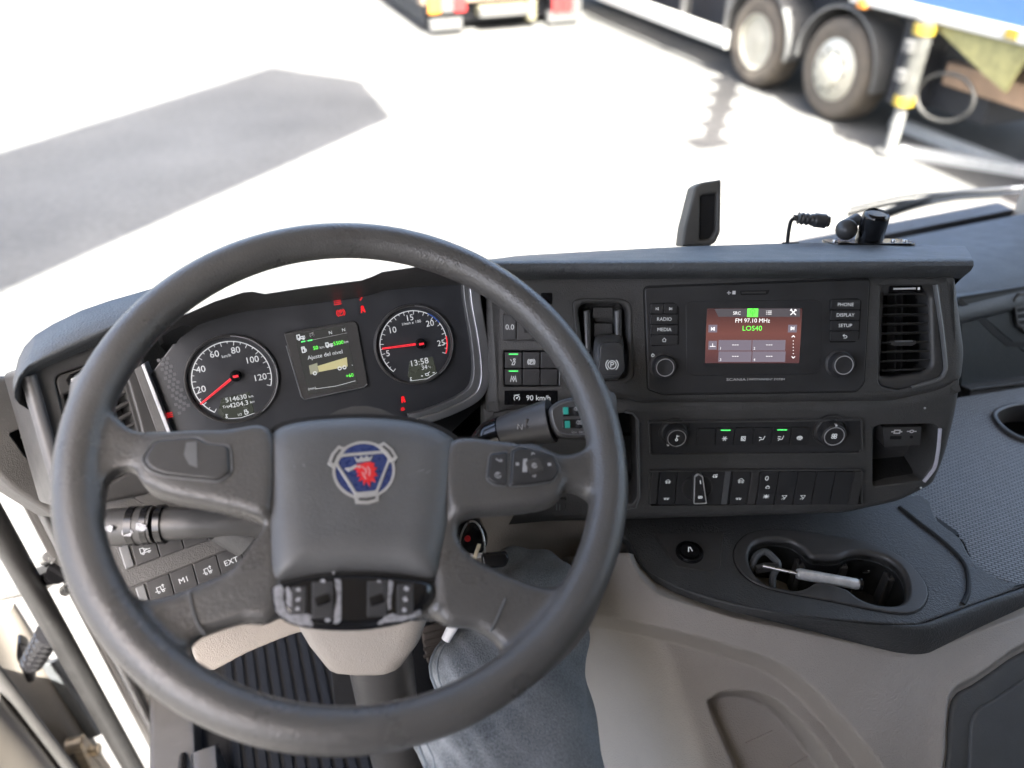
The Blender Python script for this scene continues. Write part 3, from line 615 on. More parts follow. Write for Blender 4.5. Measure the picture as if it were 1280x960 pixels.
def lever():
    out = []
    for i, (y, hw, dn) in enumerate([(416, 14, -.026), (418, 16, -.012), (423, 18.5, .004), (431, 20, .016), (445, 20.5, .023), (460, 20, .024), (470, 17.5, .02), (475, 13, .012)]):
        c = C.uv(763, y, dn); a = C.uv(763 - hw, y, dn)[0]; b2 = C.uv(763 + hw, y, dn)[0]
        ww = (b2 - a) / 2; dep = .020
        sec = rp([(-ww, -dep), (ww, -dep), (ww * .78, 0), (-ww * .78, 0)], .006, 4)
        out.append([(c[0] + q[0], c[1], dn + q[1]) for q in sec])
    return rings(out)
k_ = obj('lever', lever(), mat('lever_grey', (.105, .108, .112), .40, var=.15, grain=.2), p, smooth=60, flip=None)
obj('lever_face', prism(rp(C.P([(750, 431), (756, 428), (774, 428), (779, 433), (781, 462), (776, 469), (752, 470), (748, 464)], .025), .004), .015, .0262, .0015), mat('lever_face_grey', (.085, .085, .086), .36, var=.12), k_)
obj('symbol', [sym('park', C.uv(765, 456, .0262), .014, .0264, .0009)], M['lit'], k_)

# ================================================================ climate panel
c_ = thing('climate_panel', 'long black heater panel with a dial at each end and six keys', 'heater control', LO)
cb = rp(LO.P([(810, 527), (1078, 523.5), (1079, 562), (1074, 567), (812, 569.5)]), .004)
obj('frame', frame_ring(cb, .0022, -.006, .002), M['dash'], c_)
obj('face', prism(offset(ccw(cb), .0020), -.006, -.0012, .0006), M['bezel'], c_)
xk = [871, 894.3, 917.6, 941, 964.5, 988, 1011.5]
for i, s in enumerate([None, 'star', 'recirc', 'seat', 'seat2', 'demist']):
    key(c_, LO, LO.box(xk[i] + .5, 535.5 - .15 * i, xk[i + 1] - .5, 557 - .15 * i, .001), -.002, .0012, sy=s, ss=.0078, wd=.0009, led='green' if i in (1, 4) else None, off=(0, -.0022), name='key')
    if i in (2, 3, 5): obj('dim_light', strip([[(mid(LO.box(xk[i], 538, xk[i + 1], 540))[0] - .003, LO.uv(0, 539.5)[1]), (mid(LO.box(xk[i], 538, xk[i + 1], 540))[0] + .003, LO.uv(0, 539.5)[1])]], .0008, .0014), M['smooth'], c_)
for (x, y), R, s in (((846, 548), .0138, 'temp'), ((1043, 545.5), .015, 'fan')):
    o, c = knob(c_, LO, (x, y), R, .016, -.001, True)
    obj('symbol', sym(s, c, .009, .0146, .0009), M['lit'], o)
    obj('pointer', prism([(c[0] + (R * .9) * math.cos(D(a)), c[1] + (R * .9) * math.sin(D(a))) for a in ((228, 240, 242, 226) if x < 900 else (84, 96, 98, 82))] if False else rect((c[0] - .0011 + (-.0095 if x < 900 else 0), c[1] + (-.0105 if x < 900 else R * .86), c[0] + .0011 + (-.0095 if x < 900 else 0), c[1] + (-.0085 if x < 900 else R * 1.0))), .011, .0153, .0002, 1), M['white'], o)
    obj('dial_ring', ringp(c, R * 1.24, R * 1.36, -.002, .0006, 48), M['smooth'], o)

# ================================================================ row of axle and lamp switches
g_ = thing('switch_row', 'row of black rocker switches with a silver edged rotary knob below the heater', 'switches', LO)
sbz = rp(LO.P([(811, 588), (1078, 586.5), (1078.5, 631), (812, 633)]), .003)
obj('frame', frame_ring(sbz, .0016, -.006, .0015), M['dash'], g_)
obj('backing', prism(offset(ccw(sbz), .0012), -.012, -.004, .0005), M['gap'], g_)
def sw(x0, x1, syms, m='button'):
    b = LO.box(x0 + .4, 589.6, x1 - .4, 630.8, .001); o = obj('switch', prism(rrect(b, .001, 2), -.005, .0016, .001), M[m], g_)
    for s, y, sz in syms: obj('symbol', sym(s, (mid(b)[0], LO.uv(0, y, .0016)[1]), sz, .0018, .0006), M['lit'], o)
    return o
def cap(x0, x1): obj('end_cap', prism(rrect(LO.box(x0, 589.6, x1, 630.8, .001), .002, 3), -.005, .0012, .0015), M['smooth'], g_)
cap(812.5, 822.6); cap(1064, 1077); cap(936.6, 947)
sw(823, 845, [('raise_', 602, .0075), ('axle', 622.5, .0075)]); sw(913.5, 936, [('raise_', 601, .009), ('axle', 622.5, .0075)])
o = sw(947.5, 970.5, [('lock', 608.5, .006), ('burst', 620.5, .0078)]); obj('lettering', text('0', .0095, LO.uv(958.5, 598, .0016), .0018), M['lit'], o)
sw(970.5, 994, [('beam', 621.5, .0085)]); sw(994, 1017, [('beam', 621.5, .0085)]); sw(1017, 1040.5, []); sw(1040.5, 1063.5, [])
b = LO.box(845.4, 589.6, 913, 630.8, .001); rot = obj('rotary_plate', prism(rrect(b, .001, 2), -.005, .001, .0008), M['button'], g_)
rc = LO.uv(872, 611, .003); obj('dial_ring', ringp(rc, .0175, .0192, .0005, .0022, 48), M['smooth'], rot)
kb = rp(LO.P([(868, 596), (873, 592.5), (879, 596), (884, 630), (867, 630.5)], .012), .002)
kn = obj('rotary_knob', prism(kb, .0008, .011, .0015, 3), M['button'], g_)
obj('knob_edge', frame_ring(kb, .0014, .009, .0122), mat('knob_silver', (.62, .62, .62), .35, metal=.3, var=.05), kn)
obj('symbol', [sym('park', LO.uv(875.5, 622, .0122), .005, .0115, .0006), strip([[LO.uv(875.5, 601, .012), LO.uv(876, 605, .012)]], .0012, .0115)], M['lit'], kn)
obj('mark', [sym('suspend', LO.uv(893.5, 594.5), .006, .0012, .0007), strip([[LO.uv(872.3, 589.5), LO.uv(872.3, 590.5)]], .0014, .0012)], M['lit'], rot)
obj('silver_bar', prism(rrect(LO.box(904, 590, 911, 630.5, .002), .0008, 2), 0, .0024, .0008), M['greytrim'], g_)

# ================================================================ USB pocket
u_ = thing('usb_pocket', 'open storage pocket with charging sockets at the corner of the lower dash', 'storage pocket', LO)
obj('back', prism(LO.P([(1085, 525), (1185, 525), (1175, 600), (1090, 620)], -.03), -.075, -.058, .001), M['smooth'], u_)
pf = LO.P([(1094, 585), (1158, 582), (1160, 604), (1094, 612)], -.02)
fl = [(LO.uv(1094, 610, -.004) + (-.004,)), (LO.uv(1158, 602, -.004) + (-.004,)), (LO.uv(1166, 585, -.004)[0], LO.uv(1166, 596, -.004)[1], -.06), (LO.uv(1092, 590, -.004)[0], LO.uv(1092, 603, -.004)[1], -.06)]
M['netfloor'] = mat('rubber_net', (.012, .012, .012), .8, grain=1, gs=350)
obj('floor_mat', (fl, [(0, 1, 2, 3)]), M['netfloor'], u_, smooth=None)
up = obj('socket_plate', prism(rp(LO.P([(1104, 535), (1153, 534), (1151, 557), (1106, 560)], -.006), .002), -.03, -.007, .001), M['smooth'], u_)
obj('socket', [bxn(LO.box(1113, 545.5, 1127, 549.5, -.006), -.0072, -.0064, .0005, .0002), lathe([(.0019, -.0075), (.0019, -.0062), (.0001, -.0062)], 14, LO.uv(1139.5, 546.5, -.006))], M['gap'], up)
obj('symbol', [sym('usb', LO.uv(1121, 540, -.006), .013, -.0066, .0018, .62), sym('jack', LO.uv(1140, 539.5, -.006), .011, -.0066, .0015, .7)], M['white'], up)
obj('light_strip', tube([LO.uv(x, y, -.002) + (-.002,) for x, y in smoothline([(1175, 536), (1173, 560), (1169, 582), (1163, 592), (1155, 602)], 5, False)], .0022, 8), mat('light_guide', (.55, .54, .60), .5, var=.15), u_)
# ================================================================ instrument cluster
k = thing('instrument_cluster', 'curved instrument cluster with two round dials and a small screen', 'instrument cluster', K)
kp = rp(K.P([(186, 470), (232, 408), (300, 386), (480, 356), (588, 350), (600, 420), (604, 470), (596, 492), (540, 526), (480, 545), (214, 552)]), .006)
obj('face_plate', prism(kp, -.02, -.004, .002), M['cluster'], k)
pat = K.P([(192, 447), (205, 452), (236, 512), (222, 520)], -.003)
M['perf'] = mat('perforated_grey', (.07, .072, .078), .5, var=0)
a, b, c, d = [Vector(q) for q in K.P([(196, 448), (210, 445), (238, 508), (224, 520)], -.0035)]
gr = []
for j in range(13):
    for i in range(5):
        if (i + j) % 2: continue
        t, s = (i + .5) / 5, (j + .5) / 13; q = (a * (1 - t) + b * t) * (1 - s) + (d * (1 - t) + c * t) * s
        gr.append(bxn((q.x - .0017, q.y - .0017, q.x + .0017, q.y + .0017), -.0042, -.0034, .0003, .0001, 1))
obj('speaker_perforation', join(*gr), M['perf'], k, kind='stuff')
def gauge(c, R, numbers, a_first, a_last, minor, lab, labpos, nsize):
    g = obj('dial', lathe([(R * 1.0, -.006), (R * 1.0, -.0025), (R * .95, -.0022), (R * .93, -.0034), (R * .0005, -.0034)], 64, c), M['cluster'], k, smooth=30)
    obj('rim_ring', lathe([(R * 1.0, -.003), (R * .995, .0015), (R * .965, .0028), (R * .94, .0015), (R * .93, -.0032)], 64, c, False), M['smooth'], g)
    obj('bright_ring', arcband(c, R * .955, R * .975, -60, 80, .0028, 40, .0002), M['silver'], g)
    obj('scale_arc', arcband(c, R * .83, R * .85, a_last, a_first, -.0033, 60), M['lit'], g)
    tk = []
    for i in range(minor + 1):
        a = D(a_first + (a_last - a_first) * i / minor); L_ = .045 if i % 2 else .085
        tk.append(strip([[(c[0] + math.cos(a) * R * .84, c[1] + math.sin(a) * R * .84), (c[0] + math.cos(a) * R * (.84 - L_), c[1] + math.sin(a) * R * (.84 - L_))]], .0007, -.0031))
    obj('tick_marks', join(*tk), M['lit'], g, kind='stuff')
    for s, (x, y) in numbers: obj('numeral', text(s, nsize, K.uv(x, y, -.003), -.0032), M['lit'], g)
    obj('unit_lettering', text(lab, .0048, K.uv(*labpos, -.003), -.0032), M['lit'], g)
    return g
c1 = K.uv(290, 474); g = gauge(c1, .0485, [('20', (251.5, 487)), ('40', (251, 462)), ('60', (268, 443)), ('80', (294.5, 438)), ('100', (315, 450)), ('120', (325, 472))], 232, -22, 26, 'km/h', (283, 445), .0098)
def needle(par, p0, p1, hub, m='needle'):
    a, b = Vector(K.uv(*p0, .004)), Vector(K.uv(*p1, .004)); t = (b - a).normalized(); s = Vector((-t.y, t.x))
    o = obj('needle', prism([tuple(a + s * .0013), tuple(b + s * .0009), tuple(b - s * .0009), tuple(a - s * .0013)], .0015, .003, .0004), M[m], par)
    obj('needle_slot', prism([tuple(a + s * .0003 + t * .004), tuple(b + s * .0002 - t * .01), tuple(b - s * .0002 - t * .01), tuple(a - s * .0003 + t * .004)], .003, .0031, .00002, 1), M['gap'], o)
    obj('needle_hub', lathe([(.0062, -.003), (.006, .003), (.005, .0045), (.0001, .005)], 28, K.uv(*hub, .004)), M['gloss'], par)
    obj('needle_cap', prism(rect((lambda q: (q[0] - .0028, q[1] - .0012, q[0] + .0028, q[1] + .0012))(K.uv(*hub, .005))), .0042, .0054, .0003), M['needle'], par)
needle(g, (290, 473), (250.5, 505.5), (294.5, 470.5))
M['lcd'] = mat('lcd_face', (.022, .024, .021), .25, var=.06, emit=(.5, .55, .42), es=.006)
def lcd(par, poly): return obj('lcd', prism(K.P(poly, -.002), -.0036, -.0028, .0003, 1), M['lcd'], par)
l = lcd(g, [(277, 498), (312, 490), (318, 516), (306, 522), (280, 525), (272, 516)])
obj('odometer', [text('514630', .0072, K.uv(295, 498.2, -.002), -.0026, sx=1.05), text('km', .004, K.uv(313.5, 495.5, -.002), -.0026)], M['lit'], l)
obj('trip_meter', [text('4204.3', .0072, K.uv(298.5, 505.5, -.002), -.0026, sx=1.05), text('Trip', .0042, K.uv(282.5, 508.5, -.002), -.0026), text('km', .004, K.uv(315.5, 502.5, -.002), -.0026)], M['lit'], l)
obj('symbol', [sym('temp', K.uv(283, 520.5, -.002), .005, -.0026, .0007), sym('fuel', K.uv(308, 515, -.002), .006, -.0026, .0007), text('1/2', .0038, K.uv(299.5, 518.5, -.002), -.0026)], M['lit'], l)
obj('level_bar', strip([[K.uv(285, 523.5, -.002), K.uv(301, 522.5, -.002), K.uv(318, 516.5, -.002)]], .0006, -.0026), M['lit'], l)
c2 = K.uv(518, 431); g = gauge(c2, .0465, [('5', (485, 442)), ('10', (490.5, 413)), ('15', (512, 397.5)), ('20', (537.5, 404.5)), ('25', (551.5, 429))], 222, -26, 28, '1/min x 100', (514, 403.5), .0098)
obj('economy_arc', arcband(c2, .0465 * .83, .0465 * .86, 30, 56, -.0031, 16), M['blue'], g)
obj('red_arc', arcband(c2, .0465 * .83, .0465 * .86, -26, 4, -.0031, 16), M['needle'], g)
needle(g, (520, 430.5), (478, 436), (527, 430))
l = lcd(g, [(512, 452), (541, 446), (547, 468), (535, 475), (514, 478), (510, 470)])
obj('clock', text('13:58', .0098, K.uv(524, 453, -.002), -.0026, sx=1.05), M['lit'], l)
obj('temperature', [text('34', .0072, K.uv(530.5, 459.5, -.002), -.0026), text('°c', .004, K.uv(537, 458.8, -.002), -.0026)], M['lit'], l)
obj('symbol', [sym('temp', K.uv(513.5, 474, -.002), .005, -.0026, .0007), sym('oil', K.uv(534.5, 467.5, -.002), .0065, -.0026, .0008), strip([[K.uv(527, 470, -.002), K.uv(528.4, 470, -.002)], [K.uv(541.5, 466, -.002), K.uv(543, 465.8, -.002)]], .0012, -.0026)], M['lit'], l)
obj('level_bar', strip([[K.uv(515, 476, -.002), K.uv(534, 473.5, -.002), K.uv(546, 466, -.002)]], .0006, -.0026), M['lit'], l)
# centre screen
fo = rp(K.P([(355, 416.5), (441, 401.5), (446, 404), (459.5, 479), (456, 484), (382, 500), (378, 498)]), .0015)
f = obj('screen_frame', prism(fo, -.006, .0005, .001), M['smooth'], k)
obj('frame_edge', tube([K.uv(x, y, .001) + (.0008,) for x, y in [(358, 432), (377, 496), (380.5, 499.5), (455, 484), (459, 480)]], .0008, 6), M['silver'], f)
so_ = K.P([(368, 417.5), (431, 406.5), (447.5, 480), (385.5, 493)], .0005)
M['tft'] = mat('cluster_screen', (.008, .008, .009), .2, var=0, emit=(.9, .9, .85), es=.004)
s_ = obj('screen', prism(so_, -.001, .0010, .0002, 1), M['tft'], f); n = .0011
def kt(s, sz, x, y, al='CENTER', sx=1): return text(s, sz, K.uv(x, y, .001), n, align=al, sx=sx)
obj('status_text', [kt('N', .0052, 413, 416), kt('N', .0052, 429.5, 412.5)], M['lit'], s_)
obj('status_line', strip([[K.uv(378, 427, .001), K.uv(400, 423, .001), K.uv(434, 416, .001)]], .0004, n + .0001), M['dimp'], s_)
obj('green_bar', strip([[K.uv(377, 427.3, .001), K.uv(381, 426.5, .001)], [K.uv(385, 425.9, .001), K.uv(390, 425, .001)]], .0013, n + .0002), M['green'], s_)
obj('status_symbol', [sym('truck', K.uv(376, 421, .001), .008, n + .0001, .0012), sym('fuel', K.uv(380, 437, .001), .0072, n + .0001, .0012), sym('truck', K.uv(411.5, 430.5, .001), .0072, n + .0001, .0012)], M['lit'], s_)
obj('cruise_symbol', sym('cruise', K.uv(390, 419, .001), .0055, n + .0001, .0005), M['dimp'], s_)
obj('range_value', [kt('50', .0058, 394.5, 435), kt('5500', .0058, 423, 428.8)], M['screen_green'], s_)
obj('range_unit', [kt('km', .0042, 402.5, 434), kt('km', .0042, 433, 427.3)], M['lit'], s_)
obj('menu_text', kt('Ajuste del nivel', .0063, 406.5, 443.5), M['lit'], s_)
obj('load_box', prism(K.P([(397, 457.5), (433.5, 446.5), (434.5, 458), (398.5, 465)], .001), n, n + .0002, .00005, 1), mat('screen_tan', (.3, .28, .15), .4, var=0, emit=(.55, .5, .26), es=.045), s_)
obj('truck_cab_picture', prism(K.P([(386, 457), (396.5, 453.5), (398, 466), (388, 468)], .001), n, n + .0002, .00005, 1), mat('screen_olive', (.12, .12, .08), .4, var=0, emit=(.4, .4, .3), es=.045), s_)
wl_ = []
for x, y in ((393.5, 466.5), (424.5, 460.3), (430.5, 459)): q = K.uv(x, y, .001); wl_.append(arcband(q, .0012, .0023, 0, 360, n + .0003, 14))
obj('wheel_picture', join(*wl_), M['lit'], s_)
obj('level_value', kt('+60', .0056, 437, 469.5), M['screen_green'], s_)
obj('footer', [kt('(mm)', .0040, 390, 485.5), strip([[K.uv(395, 486, .001), K.uv(420, 482.5, .001), K.uv(444, 476, .001)], [K.uv(440, 456, .001), K.uv(440.6, 457, .001)]], .0005, n + .0001)], M['lit'], s_)
# warning lamps
def lamp(x, y, s, sz, m='red', wd=None): obj('warning_light', sym(s, K.uv(x, y, -.003), sz, -.0036, wd), M[m], k)
lamp(426, 391, 'park', .0092, 'red', .0007); lamp(453.5, 386.5, 'belt2', .0078, 'red', .0013); lamp(451.5, 373.5, 'pen', .0035, 'dimred', .0016); lamp(422, 378, 'list', .007, 'dimred', .0012)
lamp(504, 499.5, 'belt2', .007, 'red', .0017); lamp(503.5, 511, 'lock', .0045, 'dimred', .0012); lamp(211, 519, 'list', .007, 'dimred', .0012)
# ================================================================ steering wheel
H = Plane(at(453.8, 561.2, .664), 26.3, 61.2)
st = thing('steering_wheel', 'worn black steering wheel with a winged shield emblem on its pad', 'steering wheel', H)
def plate(pts, n, t0, t1, k=4): return prism(smoothline(H.P(pts, n), k), n + t0, n + t1, .007, 4)
def bake(gs, voxel, it, fac=.5):
    me = bpy.data.meshes.new('b'); g = join(*gs); me.from_pydata(g[0], [], g[1])
    bm = bmesh.new(); bm.from_mesh(me); bmesh.ops.recalc_face_normals(bm, faces=bm.faces); bm.to_mesh(me); bm.free()
    o = bpy.data.objects.new('b', me); COL.objects.link(o)
    r = o.modifiers.new('r', 'REMESH'); r.mode = 'VOXEL'; r.voxel_size = voxel
    s = o.modifiers.new('s', 'SMOOTH'); s.factor = fac; s.iterations = it
    m2 = bpy.data.meshes.new_from_object(o.evaluated_get(bpy.context.evaluated_depsgraph_get()))
    g = ([tuple(v.co) for v in m2.vertices], [tuple(p.vertices) for p in m2.polygons])
    bpy.data.objects.remove(o); bpy.data.meshes.remove(me); bpy.data.meshes.remove(m2); return g
RT, rt = .2405 - .0178, .0178
rim = tube([(RT * math.cos(a), RT * math.sin(a), 0) for a in (2 * math.pi * i / 160 for i in range(160))], rt, 28, closed=True)
webL = [(88, 480), (128, 492), (146, 520), (172, 541), (222, 545), (222, 600), (186, 590), (156, 587), (138, 597), (131, 615), (128, 650), (95, 670)]
webR = [(655, 556), (700, 570), (728, 563), (748, 545), (755, 505), (770, 502), (772, 680), (756, 690), (752, 655), (738, 625), (705, 612), (655, 625)]
lowL = [(350, 640), (350, 766), (300, 779), (258, 793), (241, 803), (236, 820), (245, 845), (205, 862), (118, 760), (126, 690), (140, 722), (160, 743), (185, 750), (218, 743), (262, 725), (305, 704), (324, 688), (330, 660)]
lowR = [(545, 640), (576, 630), (573, 668), (584, 690), (612, 708), (650, 725), (682, 734), (708, 728), (732, 705), (750, 668), (764, 690), (735, 790), (645, 872), (600, 862), (619, 840), (627, 818), (619, 802), (592, 785), (545, 768)]
podL = [(168, 582), (171, 562), (188, 545), (220, 538), (280, 537), (340, 537), (340, 642), (300, 640), (262, 632), (215, 622), (182, 608)]
podR = [(560, 553), (625, 551), (658, 556), (692, 567), (707, 588), (706, 612), (694, 628), (655, 636), (600, 640), (560, 642)]
core = [(335, 545), (570, 550), (565, 640), (575, 760), (520, 772), (450, 778), (380, 772), (346, 765), (338, 690), (338, 640)]
g = bake([rim, plate(webL, -.004, -.012, .010), plate(webR, -.004, -.012, .010), plate(lowL, -.008, -.014, .008), plate(lowR, -.008, -.014, .008), plate(podL, .002, -.022, .006), plate(podR, .002, -.022, .006), plate(core, -.012, -.022, .004)], .0025, 26)
obj('rim_and_spokes', g, M['rubber'], st, smooth=180, label='dark leatherette rim moulded into four spokes')
padp = [(329, 560), (332, 542), (345, 527), (372, 519), (410, 515), (450, 513.5), (500, 516), (540, 524), (566, 537), (576, 552), (574, 600), (565, 660), (556, 700), (551, 718), (538, 722.5), (505, 717), (450, 713.5), (395, 716.5), (364, 722), (344, 725.5), (334, 716), (331, 660)]
pp = smoothline(H.P(padp, .006), 3)
def dome(p, n0, n1, steps):
    p = ccw(p); R = [[(x, y, n0) for x, y in p]]
    cx = sum(q[0] for q in p) / len(p); cy_ = sum(q[1] for q in p) / len(p); rad = max(abs(q[1] - cy_) for q in p)
    for ins, h in steps: q = [(cx + (x - cx) * (1 - ins / rad), cy_ + (y - cy_) * (1 - ins / rad)) for x, y in p]; R.append([(x, y, n0 + (n1 - n0) * h) for x, y in q])
    return rings(R, False, True)
pad_o = obj('airbag_cover', dome(pp, -.020, .012, [(0, .30), (.002, .50), (.006, .68), (.012, .83), (.020, .93), (.030, .985), (.042, 1)]), M['wpad'], st, smooth=60)
obj('cover_gap', prism(offset(ccw(pp), -.0016), -.016, -.003, .001), M['gap'], st)
ctl = [(337, 733), (352, 728), (395, 720), (450, 717), (520, 722.5), (544, 731), (538, 752), (522, 768), (490, 778), (450, 783), (400, 782), (362, 775), (345, 762), (339, 748)]
cp = smoothline(H.P(ctl, .004), 3)
cpl = obj('control_panel', dome(cp, -.014, .006, [(0, .6), (.0015, .82), (.004, .95), (.007, 1)]), M['gloss'], st, smooth=60)
cg = .0062
def hp(pts, n0, n1, ch=.0004): return prism(rp(H.P(pts, n1), .0012, 3), n0, n1, ch)
def rag(pts, seed, k=4, j=1.4):
    """an uneven worn patch"""
    r2 = random.Random(seed); p = smoothline(pts, k); return [(x + r2.uniform(-j, j), y + r2.uniform(-j, j)) for x, y in p]
for i, pts in enumerate([[(341, 738), (353, 733), (356, 760), (372, 772), (388, 776), (388, 783), (362, 776), (346, 763)], [(358, 735), (363, 738), (365, 758), (360, 757)], [(418, 727), (426, 728), (425, 775), (417, 777), (421, 750)], [(365, 764), (386, 768), (387, 776), (370, 772)], [(486, 728), (491, 730), (488, 760), (484, 758)], [(475, 775), (485, 768), (505, 770), (525, 763), (522, 769), (495, 777), (474, 780)], [(540, 760), (548, 752), (546, 764)]]):
    obj('worn_patch', prism(ccw(H.P(rag(pts, i), .006)), .0045, cg + .0003 + .00002 * i, .0001, 1), M['wornsilver'], cpl)
for x0, x1, y0, y1 in ((364, 383, 733, 768), (390, 417, 727, 772), (459, 484, 726, 770), (496, 517, 730, 768)):
    kk = obj('rocker', hp([(x0, y0), (x1, y0 - 1), (x1, y1), (x0, y1 + 1)], .002, cg + .0016 if x1 - x0 > 22 else cg + .0008, .0012), M['button'], cpl)
for x in (403.5, 471.5):
    q = H.uv(x, 749, .010); obj('thumb_wheel', [lathe([(.0085, -.006), (.0085, .006)], 24) and xform(lathe([(.0088, -.0055), (.0092, -.004), (.0092, .004), (.0088, .0055)], 24), Matrix.Translation((q[0], q[1], -.0005)) @ Matrix.Rotation(D(90), 4, 'Y'))], M['gloss'], cpl)
for i, (x, y, s) in enumerate([(373, 737, 3.2), (373, 749, 3), (372, 761, 3.2), (404, 726, 3), (508, 736, 3.6), (507, 749, 3.4), (505, 762, 3.2), (474, 727, 2.4), (417, 716, 1.5), (410, 775, 3)]):
    obj('worn_symbol', prism(ccw(H.P(rag([(x - s, y), (x, y - s * .8), (x + s, y), (x, y + s * .8)], 40 + i, 3, .8), .008)), .004, cg + .0022 + .00003 * i, .0001, 1), M['worn'], cpl)
# left blank pod cover and right key pod
pl_in = [(178, 573), (193, 551), (246, 546), (259, 555), (286, 557), (288, 590), (273, 600), (204, 593), (185, 585)]
pi = rp(H.P(pl_in, .010), .004, 4)
cv = obj('blank_cover', dome(pi, .002, .0115, [(0, .7), (.001, .9), (.003, 1)]), M['smooth'], st, smooth=60)
obj('cover_edge', frame_ring(offset(ccw(pi), -.0018), .0012, .002, .0095), M['greytrim'], st)
obj('cover_fold', prism(H.P([(233, 553), (246, 552), (247, 585), (236, 580), (230, 568)], .0115), .0105, .0119, .0002), M['greytrim'], cv)
def keypad(pts, n1):
    q = rp(H.P(pts, .010), .003, 4); o = obj('key_pad', dome(q, .002, n1, [(0, .75), (.001, .93), (.0025, 1)]), M['button'], st, smooth=60)
    obj('pad_edge', frame_ring(offset(ccw(q), -.0012), .0010, .002, n1 - .0012), M['greytrim'], o); return o
o = keypad([(613, 567), (635, 564.5), (633.5, 607), (618, 605), (609, 598)], .0112)
obj('symbol', [sym('phone', H.uv(624, 575, .0112), .006, .0114, .0012), sym('dial', H.uv(622.5, 594, .0112), .006, .0114, .001)], M['dimp'], o)
o = keypad([(640, 563), (651, 559), (692, 570), (700, 588), (691, 601), (660, 606), (637, 607)], .0118)
obj('centre_key', prism(rrect(H.box(658, 573, 678, 592, .012), .003, 4), .010, .0128, .001), M['smooth'], o)
obj('symbol', [prism(H.P([(654, 574), (659, 573), (659, 590), (653, 590)], .012), .0117, .0121, .0001, 1), sym('up', H.uv(666, 567, .012), .004, .0121, .0012), sym('down', H.uv(668, 595, .012), .004, .0121, .0012), sym('dial', H.uv(668, 582, .0128), .005, .013, .0012),
    strip([[H.uv(646, 580, .012), H.uv(647.5, 580, .012)], [H.uv(686, 580.5, .012), H.uv(687.5, 580.5, .012)]], .0028, .0121)], M['dimp'], o)
# moulding seams across the lower spokes
obj('seam', tube([H.uv(x, y, .002) + (.0012,) for x, y in [(236, 740), (240, 760), (247, 780), (256, 794)]], .0009, 6), M['greytrim'], st)
obj('seam', tube([H.uv(x, y, .002) + (.0012,) for x, y in [(632, 748), (626, 762), (619, 778), (613, 790)]], .0009, 6), M['greytrim'], st)
# emblem: ring of three wings round a blue shield with a red crowned head
e = obj('emblem', prism(circle(H.uv(455, 588, .013), .0248, 48), .008, .0124, .0006), M['navy'], st, label='blue shield emblem with silver wings and red crowned head')
ec = H.uv(455, 587.5, .012); s_e = .0262
er = D(-13)
def ep(p): return [(ec[0] + (x * math.cos(er) - y * math.sin(er)) * s_e, ec[1] + (x * math.sin(er) + y * math.cos(er)) * s_e) for x, y in p]
tri_o = ep(rp([(-.74, .60), (.74, .60), (.90, .32), (.34, -.86), (-.34, -.86), (-.90, .32)], .08)); tri_i = ep(rp([(-.68, .50), (.68, .50), (.80, .30), (.30, -.74), (-.30, -.74), (-.80, .30)], .08))
obj('shield_border', panel(tri_o, [tri_i], .0122, .0136, .0005, .0003, 2), M['esil'], e)
obj('outer_ring', ringp(ec, .90 * s_e, .985 * s_e, .0116, .0132, 56), M['esil'], e)
for a in (33, 147, 270):
    t = Matrix.Rotation(D(a), 2); w_ = [t @ Vector(q) for q in ((.80, -.40), (1.10, -.36), (1.16, 0), (1.10, .36), (.80, .40), (.88, 0))]
    w2 = ep([tuple(q) for q in w_]); obj('wing', prism(w2, .0116, .0138, .0006), M['esil'], e)
    w3 = ep([tuple(t @ Vector(q)) for q in ((.93, -.27), (1.02, -.25), (1.06, 0), (1.02, .25), (.93, .27), (.96, 0))]); obj('wing_inset', prism(ccw(w3), .0132, .0140, .0001, 1), M['smooth'], e)
head = [(-.16, .22), (-.30, .20), (-.50, .10), (-.56, .00), (-.40, .04), (-.26, .03), (-.30, -.08), (-.20, -.10), (-.30, -.24), (-.16, -.22), (-.26, -.42), (-.10, -.36), (-.10, -.58), (.02, -.44), (.10, -.66), (.16, -.42), (.30, -.50), (.26, -.28), (.40, -.26), (.30, -.10), (.42, .02), (.30, .06), (.34, .20), (.18, .27), (.0, .26)]
obj('crowned_head', prism(ccw(ep([(x * .95 + .03, y * .92) for x, y in head])), .0124, .0134, .0003, 1), M['ered'], e)
crown = [(-.26, .46), (-.20, .26), (.24, .28), (.34, .46), (.20, .38), (.12, .48), (.04, .38), (-.06, .48), (-.14, .36)]
obj('crown', prism(ccw(ep(crown)), .0124, .0136, .0003, 1), M['esil'], e)
obj('beak', prism(ccw(ep([(-.60, .10), (-.42, .12), (-.24, .20), (-.16, .12), (-.36, .02), (-.48, -.02)])), .0124, .0135, .0003, 1), M['esil'], e)
pk = mat('feather_pink', (.62, .30, .30), .5, var=0)
for pts in ([(-.06, .10), (.06, -.02), (.04, -.16)], [(.12, .08), (.18, -.06), (.14, -.22)], [(-.06, -.10), (-.02, -.22), (.02, -.32)]): obj('feather', strip([ep(pts)], .0011, .0136), pk, e)
obj('eye', prism(ep(circle((-.14, .11), .045, 10)), .0130, .0137, .0001, 1), M['esil'], e)
def scratch(n, pts):
    q = pts; obj('scratch', strip([[H.uv(x, y, .0122) for x, y in q]], .0005, .0122), M['wornsilver'], pad_o)
scratch(1, [(366, 581), (369, 584)]); scratch(2, [(378, 580), (381, 583)]); scratch(3, [(523, 589), (530, 587)]); scratch(4, [(533, 591), (538, 588)])

